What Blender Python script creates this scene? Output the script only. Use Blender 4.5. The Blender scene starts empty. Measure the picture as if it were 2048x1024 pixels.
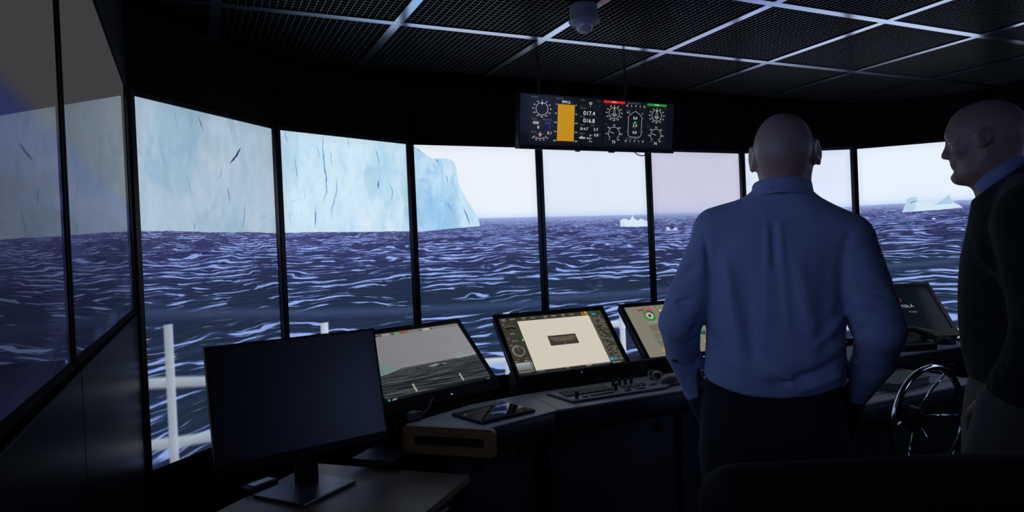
import bpy, bmesh, math, random
import numpy as np
from mathutils import Vector, Matrix

random.seed(4)
RNG = np.random.default_rng(11)
SC = bpy.context.scene
COL = SC.collection
PI = math.pi

# ---------------------------------------------------------------- camera, world, light, exposure
# room frame: X to starboard along the front display wall, Y forward, Z up
CA, ROLL, PITCH = 1.1273, -0.0434, -0.0098
cam_d = bpy.data.cameras.new('camera')
cam_d.sensor_width = 36.0
cam_d.lens = 24.0
cam_d.clip_start = 0.02
cam = bpy.data.objects.new('camera', cam_d)
COL.objects.link(cam)
ax = Vector((math.sin(CA), -math.cos(CA), 0))
fw = Vector((math.cos(CA), math.sin(CA), 0))
up = Vector((0, 0, 1))
fwd = fw * math.cos(PITCH) + up * math.sin(PITCH)
up0 = up * math.cos(PITCH) - fw * math.sin(PITCH)
rgt = ax * math.cos(ROLL) + up0 * math.sin(ROLL)
upv = up0 * math.cos(ROLL) - ax * math.sin(ROLL)
cm = Matrix.Identity(4)
for i in range(3):
    cm[i][0], cm[i][1], cm[i][2] = rgt[i], upv[i], -fwd[i]
cm[0][3], cm[1][3], cm[2][3] = 0.0, 0.0, 1.5
cam.matrix_world = cm
SC.camera = cam

world = bpy.data.worlds.new('dark_room')
SC.world = world
world.use_nodes = True
world.node_tree.nodes['Background'].inputs[0].default_value = (0.25, 0.4, 1.0, 1)
world.node_tree.nodes['Background'].inputs[1].default_value = 0.0005

SC.view_settings.view_transform = 'Standard'
SC.view_settings.look = 'None'
SC.view_settings.exposure = 0.0
SC.view_settings.gamma = 1.0
SC.view_settings.use_curve_mapping = False


XL_, XR_ = -0.150, 4.390


def area(name, loc, target, sx, sy, power, color):
    d = bpy.data.lights.new(name, 'AREA')
    d.shape = 'RECTANGLE'
    d.size, d.size_y = sx, sy
    d.energy = power
    d.color = color
    o = bpy.data.objects.new(name, d)
    COL.objects.link(o)
    o.location = loc
    o.rotation_euler = (Vector(target) - Vector(loc)).to_track_quat('-Z', 'Y').to_euler()
    return o


# what the side-wall displays throw square into the room; an LCD sends little along its own face
pg = area('port_display_glow', (XL_ + 0.013, 1.10, 1.705), (2.0, 1.10, 1.705), 2.34, 0.64, 2.7, (0.38, 0.51, 1.0))
pg.data.spread = math.radians(125)
sg_ = area('starboard_display_glow', (XR_ - 0.013, 0.51, 1.705), (2.0, 0.51, 1.705), 1.16, 0.64, 1.8, (0.40, 0.52, 1.0))
sg_.data.spread = math.radians(125)
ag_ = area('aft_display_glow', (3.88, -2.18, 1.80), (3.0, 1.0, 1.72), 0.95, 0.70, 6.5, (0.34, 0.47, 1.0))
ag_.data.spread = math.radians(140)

# ---------------------------------------------------------------- materials
MATS = {}


def mat(name, color, rough=0.6, metal=0.0, spec=0.5, noise=0.0, nscale=40.0, bump=0.0, bscale=200.0, sheen=0.0, coat=0.0):
    if name in MATS:
        return MATS[name]
    m = bpy.data.materials.new(name)
    m.use_nodes = True
    nt = m.node_tree
    b = nt.nodes['Principled BSDF']
    b.inputs['Base Color'].default_value = (*color, 1)
    b.inputs['Roughness'].default_value = rough
    b.inputs['Metallic'].default_value = metal
    b.inputs['Specular IOR Level'].default_value = spec
    if sheen:
        b.inputs['Sheen Weight'].default_value = sheen
    if coat:
        b.inputs['Coat Weight'].default_value = coat
        b.inputs['Coat Roughness'].default_value = 0.05
    tc = nt.nodes.new('ShaderNodeTexCoord')
    if noise:
        n = nt.nodes.new('ShaderNodeTexNoise')
        n.inputs['Scale'].default_value = nscale
        n.inputs['Detail'].default_value = 5
        nt.links.new(tc.outputs['Object'], n.inputs['Vector'])
        mx = nt.nodes.new('ShaderNodeMix')
        mx.data_type = 'RGBA'
        mx.inputs[6].default_value = (*[c * (1 - noise) for c in color], 1)
        mx.inputs[7].default_value = (*[min(1, c * (1 + noise)) for c in color], 1)
        nt.links.new(n.outputs['Fac'], mx.inputs[0])
        nt.links.new(mx.outputs[2], b.inputs['Base Color'])
    if bump:
        n2 = nt.nodes.new('ShaderNodeTexNoise')
        n2.inputs['Scale'].default_value = bscale
        n2.inputs['Detail'].default_value = 4
        nt.links.new(tc.outputs['Object'], n2.inputs['Vector'])
        bp = nt.nodes.new('ShaderNodeBump')
        bp.inputs['Strength'].default_value = bump
        bp.inputs['Distance'].default_value = 0.002
        nt.links.new(n2.outputs['Fac'], bp.inputs['Height'])
        nt.links.new(bp.outputs['Normal'], b.inputs['Normal'])
    MATS[name] = m
    return m


def wood_mat(name, c1, c2, rough=0.4, scale=6.0):
    m = bpy.data.materials.new(name)
    m.use_nodes = True
    nt = m.node_tree
    b = nt.nodes['Principled BSDF']
    tc = nt.nodes.new('ShaderNodeTexCoord')
    mp = nt.nodes.new('ShaderNodeMapping')
    mp.inputs['Scale'].default_value = (1.0, 9.0, 9.0)
    n = nt.nodes.new('ShaderNodeTexNoise')
    n.inputs['Scale'].default_value = scale
    n.inputs['Detail'].default_value = 8
    cr = nt.nodes.new('ShaderNodeValToRGB')
    cr.color_ramp.elements[0].color = (*c1, 1)
    cr.color_ramp.elements[0].position = 0.3
    cr.color_ramp.elements[1].color = (*c2, 1)
    cr.color_ramp.elements[1].position = 0.7
    nt.links.new(tc.outputs['Object'], mp.inputs['Vector'])
    nt.links.new(mp.outputs['Vector'], n.inputs['Vector'])
    nt.links.new(n.outputs['Fac'], cr.inputs['Fac'])
    nt.links.new(cr.outputs['Color'], b.inputs['Base Color'])
    b.inputs['Roughness'].default_value = rough
    return m


def screen_mat(name, canvas, strength=1.0, gloss=0.0, rough=0.03, ior=1.45):
    """An LCD: the picture it shows gives off light, its cover reflects by Fresnel."""
    img = canvas.image(name + '_picture')
    m = bpy.data.materials.new(name)
    m.use_nodes = True
    nt = m.node_tree
    nt.nodes.clear()
    out = nt.nodes.new('ShaderNodeOutputMaterial')
    tx = nt.nodes.new('ShaderNodeTexImage')
    tx.image = img
    tx.extension = 'EXTEND'
    em = nt.nodes.new('ShaderNodeEmission')
    em.inputs['Strength'].default_value = strength
    nt.links.new(tx.outputs['Color'], em.inputs['Color'])
    if gloss > 0:
        blk = nt.nodes.new('ShaderNodeBsdfDiffuse')
        blk.inputs['Color'].default_value = (0.004, 0.004, 0.005, 1)
        gl = nt.nodes.new('ShaderNodeBsdfGlossy')
        gl.inputs['Color'].default_value = (gloss, gloss, gloss, 1)
        gl.inputs['Roughness'].default_value = rough
        fr = nt.nodes.new('ShaderNodeFresnel')
        fr.inputs['IOR'].default_value = ior
        mx = nt.nodes.new('ShaderNodeMixShader')
        ad = nt.nodes.new('ShaderNodeAddShader')
        nt.links.new(fr.outputs['Fac'], mx.inputs['Fac'])
        nt.links.new(blk.outputs[0], mx.inputs[1])
        nt.links.new(gl.outputs[0], mx.inputs[2])
        nt.links.new(em.outputs[0], ad.inputs[0])
        nt.links.new(mx.outputs[0], ad.inputs[1])
        nt.links.new(ad.outputs[0], out.inputs['Surface'])
    else:
        nt.links.new(em.outputs[0], out.inputs['Surface'])
    return m


# ---------------------------------------------------------------- mesh helpers
class MB:
    """Collects simple solids in one bmesh, then links them as one object."""

    def __init__(self):
        self.bm = bmesh.new()

    def _merge(self, b2, mx=None):
        if mx is not None:
            bmesh.ops.transform(b2, matrix=mx, verts=b2.verts)
        me = bpy.data.meshes.new('tmp')
        b2.to_mesh(me)
        b2.free()
        self.bm.from_mesh(me)
        bpy.data.meshes.remove(me)

    def box(self, c, s, rot=None, bevel=0.0, seg=2):
        b = bmesh.new()
        bmesh.ops.create_cube(b, size=1.0)
        bmesh.ops.scale(b, vec=s, verts=b.verts)
        if bevel:
            bmesh.ops.bevel(b, geom=b.edges[:], offset=bevel, segments=seg, affect='EDGES', profile=0.5)
        mx = Matrix.Translation(c)
        if rot is not None:
            mx = mx @ rot
        self._merge(b, mx)
        return self

    def cyl(self, p, q, r1, r2=None, n=20, caps=True):
        p, q = Vector(p), Vector(q)
        r2 = r1 if r2 is None else r2
        d = q - p
        b = bmesh.new()
        bmesh.ops.create_cone(b, cap_ends=caps, segments=n, radius1=r1, radius2=r2, depth=d.length)
        self._merge(b, Matrix.Translation((p + q) / 2) @ d.to_track_quat('Z', 'Y').to_matrix().to_4x4())
        return self

    def lathe(self, prof, n=24, mx=None):
        b = bmesh.new()
        rings = []
        for r, z in prof:
            if r < 1e-6:
                rings.append([b.verts.new((0, 0, z))])
            else:
                rings.append([b.verts.new((r * math.cos(2 * PI * k / n), r * math.sin(2 * PI * k / n), z)) for k in range(n)])
        for a, c in zip(rings, rings[1:]):
            for k in range(n):
                k2 = (k + 1) % n
                if len(a) == 1 and len(c) == 1:
                    continue
                if len(a) == 1:
                    b.faces.new((a[0], c[k2], c[k]))
                elif len(c) == 1:
                    b.faces.new((a[k], a[k2], c[0]))
                else:
                    b.faces.new((a[k], a[k2], c[k2], c[k]))
        bmesh.ops.recalc_face_normals(b, faces=b.faces[:])
        self._merge(b, mx)
        return self

    def prism(self, poly, z0, z1, bevel=0.0, mx=None):
        b = bmesh.new()
        lo = [b.verts.new((x, y, z0)) for x, y in poly]
        hi = [b.verts.new((x, y, z1)) for x, y in poly]
        n = len(poly)
        b.faces.new(lo[::-1])
        b.faces.new(hi)
        for k in range(n):
            b.faces.new((lo[k], lo[(k + 1) % n], hi[(k + 1) % n], hi[k]))
        bmesh.ops.recalc_face_normals(b, faces=b.faces[:])
        if bevel:
            bmesh.ops.bevel(b, geom=b.edges[:], offset=bevel, segments=2, affect='EDGES', profile=0.5)
        self._merge(b, mx)
        return self

    def frame(self, x0, x1, z0, z1, t, y0, y1, tb=None):
        """A flat rectangular ring in the XZ plane: inner opening x0..x1, z0..z1, widths t (bottom tb), depth y0..y1."""
        tb = t if tb is None else tb
        self.box(((x0 + x1) / 2, (y0 + y1) / 2, z1 + t / 2), (x1 - x0 + 2 * t, y1 - y0, t))
        self.box(((x0 + x1) / 2, (y0 + y1) / 2, z0 - tb / 2), (x1 - x0 + 2 * t, y1 - y0, tb))
        self.box((x0 - t / 2, (y0 + y1) / 2, (z0 + z1) / 2), (t, y1 - y0, z1 - z0))
        self.box((x1 + t / 2, (y0 + y1) / 2, (z0 + z1) / 2), (t, y1 - y0, z1 - z0))
        return self

    def tube(self, pts, r, n=8, closed=False):
        pts = [Vector(p) for p in pts]
        b = bmesh.new()
        m = len(pts)
        rings = []
        prev = None
        for i, p in enumerate(pts):
            if closed:
                d = pts[(i + 1) % m] - pts[i - 1]
            else:
                d = pts[min(i + 1, m - 1)] - pts[max(i - 1, 0)]
            d.normalize()
            if prev is None:
                a = d.orthogonal().normalized()
            else:
                a = (prev - d * prev.dot(d)).normalized()
            prev = a
            c = d.cross(a)
            rr = r[i] if isinstance(r, (list, tuple)) else r
            rings.append([b.verts.new(p + (a * math.cos(2 * PI * k / n) + c * math.sin(2 * PI * k / n)) * rr) for k in range(n)])
        rng = range(m) if closed else range(m - 1)
        for i in rng:
            A, B = rings[i], rings[(i + 1) % m]
            off = 0
            if closed and i == m - 1:
                off = min(range(n), key=lambda o: (A[0].co - B[o].co).length)
            for k in range(n):
                b.faces.new((A[k], A[(k + 1) % n], B[(k + 1 + off) % n], B[(k + off) % n]))
        if not closed:
            b.faces.new(rings[0][::-1])
            b.faces.new(rings[-1])
        bmesh.ops.recalc_face_normals(b, faces=b.faces[:])
        self._merge(b)
        return self

    def build(self, name, m, parent=None, smooth=False, mx=None):
        me = bpy.data.meshes.new(name)
        if mx is not None:
            bmesh.ops.transform(self.bm, matrix=mx, verts=self.bm.verts)
        self.bm.to_mesh(me)
        self.bm.free()
        return link(name, me, m, parent, smooth)


def link(name, me, m, parent=None, smooth=False):
    if m is not None and len(me.materials) == 0:
        me.materials.append(m)
    if smooth:
        me.polygons.foreach_set('use_smooth', [True] * len(me.polygons))
        if smooth != 'all':
            me.set_sharp_from_angle(angle=math.radians(40))
    o = bpy.data.objects.new(name, me)
    COL.objects.link(o)
    if parent is not None:
        o.parent = parent
    return o


def thing(name, label, cat, loc=(0, 0, 0), rz=0.0, group=None):
    o = bpy.data.objects.new(name, None)
    COL.objects.link(o)
    o.empty_display_size = 0.1
    o.location = loc
    o.rotation_euler = (0, 0, rz)
    o['label'] = label
    o['category'] = cat
    if group:
        o['group'] = group
    return o


def tag(o, label, cat, group=None):
    o['label'] = label
    o['category'] = cat
    if group:
        o['group'] = group
    return o


def struct(o):
    o['kind'] = 'structure'
    return o


def quad_uv(name, w, h, m, parent, x0=0.0, z0=0.0, y=0.0, mx=None):
    """A flat picture area facing -Y, lower left corner at (x0, y, z0), with its UVs."""
    me = bpy.data.meshes.new(name)
    vs = [Vector((x0, y, z0)), Vector((x0 + w, y, z0)), Vector((x0 + w, y, z0 + h)), Vector((x0, y, z0 + h))]
    if mx is not None:
        vs = [mx @ v for v in vs]
    me.from_pydata(vs, [], [(0, 1, 2, 3)])
    uv = me.uv_layers.new(name='UVMap')
    for li, c in enumerate(((0, 0), (1, 0), (1, 1), (0, 1))):
        uv.data[li].uv = c
    return link(name, me, m, parent)


# ---------------------------------------------------------------- painting of screen pictures
_fc = bpy.data.curves.new('glyphs', 'FONT')
_fo = bpy.data.objects.new('glyphs', _fc)
COL.objects.link(_fo)
_TX = {}


def glyph_tris(s):
    if s not in _TX:
        _fc.body = s
        bpy.context.view_layer.update()
        dg = bpy.context.evaluated_depsgraph_get()
        ev = _fo.evaluated_get(dg)
        me = ev.to_mesh()
        me.calc_loop_triangles()
        v = np.array([p.co[:2] for p in me.vertices]) if len(me.vertices) else np.zeros((0, 2))
        t = np.array([l.vertices[:] for l in me.loop_triangles], int)
        _TX[s] = v[t] if len(t) else np.zeros((0, 3, 2))
        ev.to_mesh_clear()
    return _TX[s]


_caps = glyph_tris('H')
CAPH = _caps[..., 1].max() - _caps[..., 1].min()


class Canvas:
    def __init__(self, w, h, color=(0, 0, 0)):
        self.w, self.h = w, h
        self.a = np.empty((h, w, 3), np.float32)
        self.a[:] = color

    def _blend(self, x0, y0, mask, color):
        h, w = mask.shape
        xa, ya = max(0, x0), max(0, y0)
        xb, yb = min(self.w, x0 + w), min(self.h, y0 + h)
        if xb <= xa or yb <= ya:
            return
        m = mask[ya - y0:yb - y0, xa - x0:xb - x0, None]
        s = self.a[ya:yb, xa:xb]
        s += (np.array(color, np.float32) - s) * m

    def rect(self, x0, y0, x1, y1, color):
        self.poly([(x0, y0), (x1, y0), (x1, y1), (x0, y1)], color)

    def poly(self, pts, color, alpha=1.0, S=3):
        p = np.array(pts, float)
        x0, y0 = int(math.floor(p[:, 0].min())) - 1, int(math.floor(p[:, 1].min())) - 1
        x1, y1 = int(math.ceil(p[:, 0].max())) + 1, int(math.ceil(p[:, 1].max())) + 1
        w, h = x1 - x0, y1 - y0
        X = x0 + (np.arange(w * S) + 0.5) / S
        Y = y0 + (np.arange(h * S) + 0.5) / S
        ins = np.zeros((h * S, w * S), bool)
        n = len(p)
        for i in range(n):
            (ax_, ay), (bx, by) = p[i], p[(i + 1) % n]
            if ay == by:
                continue
            c = (Y >= min(ay, by)) & (Y < max(ay, by))
            xi = ax_ + (Y - ay) * (bx - ax_) / (by - ay)
            ins[c] ^= X[None, :] < xi[c][:, None]
        self._blend(x0, y0, ins.reshape(h, S, w, S).mean((1, 3)) * alpha, color)

    def seg(self, p, q, width, color, alpha=1.0, soft=0.6):
        p, q = np.array(p, float), np.array(q, float)
        pad = width + 2
        x0, y0 = np.floor(np.minimum(p, q) - pad).astype(int)
        x1, y1 = np.ceil(np.maximum(p, q) + pad).astype(int)
        Y, X = np.mgrid[y0:y1, x0:x1] + 0.5
        d = q - p
        L = max(d @ d, 1e-9)
        t = np.clip(((X - p[0]) * d[0] + (Y - p[1]) * d[1]) / L, 0, 1)
        ds = np.hypot(X - p[0] - t * d[0], Y - p[1] - t * d[1])
        m = np.clip((width / 2 + soft - ds) / (2 * soft), 0, 1) * alpha
        self._blend(x0, y0, m, color)

    def line(self, pts, width, color, alpha=1.0, soft=0.6):
        for a, b in zip(pts, pts[1:]):
            self.seg(a, b, width, color, alpha, soft)

    def crack(self, pts, width, color, alpha=0.9):
        """A tapering, slightly wandering fissure."""
        n = 14
        P = np.array(pts, float)
        L = np.concatenate([[0], np.cumsum(np.hypot(*np.diff(P, axis=0).T))])
        s = np.linspace(0, L[-1], n * (len(P) - 1))
        Q = np.stack([np.interp(s, L, P[:, 0]), np.interp(s, L, P[:, 1])], 1)
        ker = np.hanning(9) / np.hanning(9).sum()
        for i in (0, 1):
            Q[:, i] = np.convolve(np.pad(Q[:, i], 4, mode='edge'), ker, mode='valid')
        soft = 0.8 if alpha > 0.4 else 0.6 * width
        jit = (vnoise(s / 14 + P[0, 0], s * 0 + P[0, 1]) - 0.5)
        Q[:, 0] += jit * (3.5 if alpha > 0.4 else 9)
        x0, y0 = np.floor(Q.min(0) - width - soft - 2).astype(int)
        x1, y1 = np.ceil(Q.max(0) + width + soft + 2).astype(int)
        Y, X = np.mgrid[y0:y1, x0:x1] + 0.5
        M = np.zeros(X.shape)
        for i in range(len(Q) - 1):
            t0 = (i + 0.5) / (len(Q) - 1)
            k = math.sin(PI * t0) ** 0.7 * (0.65 + 0.7 * float(vnoise(np.array([i * 0.6 + P[0, 0]]), np.array([3.3]))[0]))
            p, d = Q[i], Q[i + 1] - Q[i]
            t = np.clip(((X - p[0]) * d[0] + (Y - p[1]) * d[1]) / max(d @ d, 1e-9), 0, 1)
            ds = np.hypot(X - p[0] - t * d[0], Y - p[1] - t * d[1])
            M = np.maximum(M, np.clip((width * k / 2 + soft - ds) / (2 * soft), 0, 1) * (0.4 + 0.6 * k))
        self._blend(x0, y0, M * alpha, color)

    def ring(self, x, y, r, width, color, a0=0, a1=360):
        n = max(24, int(r))
        pts = [(x + r * math.sin(math.radians(a0 + (a1 - a0) * k / n)), y - r * math.cos(math.radians(a0 + (a1 - a0) * k / n))) for k in range(n + 1)]
        out = [(x + (px_ - x) * (1 + width / 2 / r), y + (py - y) * (1 + width / 2 / r)) for px_, py in pts]
        inn = [(x + (px_ - x) * (1 - width / 2 / r), y + (py - y) * (1 - width / 2 / r)) for px_, py in pts]
        self.poly(out + inn[::-1], color)

    def disc(self, x, y, r, color):
        self.poly([(x + r * math.cos(2 * PI * k / 40), y + r * math.sin(2 * PI * k / 40)) for k in range(40)], color)

    def text(self, s, x, y, cap, color, anchor='c', S=3, alpha=1.0, stretch=1.0):
        t = glyph_tris(s)
        if not len(t):
            return
        k = cap / CAPH
        P = t.copy()
        P[..., 0] *= k * stretch
        P[..., 1] *= -k
        lo, hi = P[..., 0].min(), P[..., 0].max()
        dx = {'c': -(lo + hi) / 2, 'l': -lo, 'r': -hi}[anchor]
        P[..., 0] += x + dx
        P[..., 1] += y + cap / 2
        x0, y0 = int(P[..., 0].min()) - 1, int(P[..., 1].min()) - 1
        x1, y1 = int(P[..., 0].max()) + 2, int(P[..., 1].max()) + 2
        w, h = x1 - x0, y1 - y0
        M = np.zeros((h * S, w * S), bool)
        for A, B, C in P:
            qx0, qx1 = min(A[0], B[0], C[0]), max(A[0], B[0], C[0])
            qy0, qy1 = min(A[1], B[1], C[1]), max(A[1], B[1], C[1])
            ix0, ix1 = int((qx0 - x0) * S), min(w * S, int((qx1 - x0) * S) + 2)
            iy0, iy1 = int((qy0 - y0) * S), min(h * S, int((qy1 - y0) * S) + 2)
            X = x0 + (np.arange(ix0, ix1) + 0.5) / S
            Y = (y0 + (np.arange(iy0, iy1) + 0.5) / S)[:, None]
            e1 = (B[0] - A[0]) * (Y - A[1]) - (B[1] - A[1]) * (X - A[0])
            e2 = (C[0] - B[0]) * (Y - B[1]) - (C[1] - B[1]) * (X - B[0])
            e3 = (A[0] - C[0]) * (Y - C[1]) - (A[1] - C[1]) * (X - C[0])
            M[iy0:iy1, ix0:ix1] |= ((e1 >= 0) & (e2 >= 0) & (e3 >= 0)) | ((e1 <= 0) & (e2 <= 0) & (e3 <= 0))
        self._blend(x0, y0, M.reshape(h, S, w, S).mean((1, 3)) * alpha, color)

    def image(self, name):
        img = bpy.data.images.new(name, self.w, self.h, alpha=False)
        buf = np.ones((self.h, self.w, 4), np.float32)
        buf[..., :3] = np.clip(self.a[::-1], 0, 1)
        img.pixels.foreach_set(buf.ravel())
        img.update()
        img.pack()
        return img


def c255(*c):
    return tuple(v / 255 for v in c)


_H = RNG.random((256, 256)).astype(np.float32)


def vnoise(X, Y):
    xi, yi = np.floor(X).astype(np.int64), np.floor(Y).astype(np.int64)
    fx, fy = (X - xi).astype(np.float32), (Y - yi).astype(np.float32)
    fx = fx * fx * (3 - 2 * fx)
    fy = fy * fy * (3 - 2 * fy)
    a, b = _H[yi & 255, xi & 255], _H[yi & 255, (xi + 1) & 255]
    c, d = _H[(yi + 1) & 255, xi & 255], _H[(yi + 1) & 255, (xi + 1) & 255]
    return (a * (1 - fx) + b * fx) * (1 - fy) + (c * (1 - fx) + d * fx) * fy


def fbm(X, Y, n=4, g=0.5):
    s, a, t = 0.0, 1.0, 0.0
    for i in range(n):
        s = s + a * vnoise(X * 2 ** i + 17.3 * i, Y * 2 ** i + 9.1 * i)
        t += a
        a *= g
    return s / t


def sstep(a, b, x):
    t = np.clip((x - a) / (b - a), 0, 1)
    return t * t * (3 - 2 * t)


def mix(a, b, t):
    return a + (b - a) * t[..., None]


# ---------------------------------------------------------------- the outside view on the big displays
PW, PH, PITCHW, BOT = 0.685, 1.2097, 0.730, 0.8355        # a 55 inch panel stood on end
TOP = BOT + PH
HZ = 1.670                                                # height of the horizon on the displays


def sea_colors(s, t, gain=1.0):
    """Colours of the simulated sea: s along the display ring (m), t metres below the horizon."""
    t = np.maximum(t, 0.0015)
    k = np.floor(s / PITCHW)
    X = (s - (k + 0.5) * PITCHW) * t ** -0.8 + 13.7 * k
    L = np.log(t)
    big = fbm(X / 0.85, L / 0.26 + 3.0 * k, 3, 0.5)
    fine = fbm(X / 0.26 + 11, L / 0.055 + 5 * big, 4, 0.5)
    n2 = fbm(X / 0.9 + 31, L / 0.16 + 7, 3, 0.5)
    q = L / 0.084 + 3.0 * big + 0.7 * fbm(X / 0.30, L / 0.12, 3)
    w = 0.5 + 0.5 * np.cos(2 * PI * q)
    q2 = L / 0.041 + 4.2 * big + 1.0 * fbm(X / 0.22 + 7, L / 0.07, 3)
    w2 = 0.5 + 0.5 * np.cos(2 * PI * q2)
    near = sstep(0.06, 0.40, t)
    crest = sstep(0.0, 0.15, w - 0.90 + 0.85 * (fine - 0.44) + 0.5 * (n2 - 0.5))
    rip = sstep(0.0, 0.18, w2 - 0.93 + 0.9 * (fine - 0.46) + 0.45 * (n2 - 0.5))
    hi = np.maximum(crest, rip * (0.85 - 0.25 * near))
    mid = np.maximum(0.95 * sstep(0.25, 1.0, w) * sstep(0.3, 0.6, n2), 0.55 * sstep(0.4, 1.0, w2) * (1 - 0.5 * near))
    deep = mix(np.array(c255(42, 47, 86)) + 0 * t[..., None], np.array(c255(33, 46, 68)), near)
    tone = mix(np.array(c255(96, 99, 170)) + 0 * t[..., None], np.array(c255(50, 66, 108)), near)
    c = mix(deep, tone, np.clip(mid, 0, 1) * 0.95)
    c = mix(c, np.array(c255(154, 180, 250)), hi * (0.66 + 0.28 * sstep(0.0, 0.12, t)))
    hz = np.exp(-(t / 0.040) ** 1.4)
    c = mix(c, np.array(c255(170, 187, 238)), hz * 0.88)
    return c * gain


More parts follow.
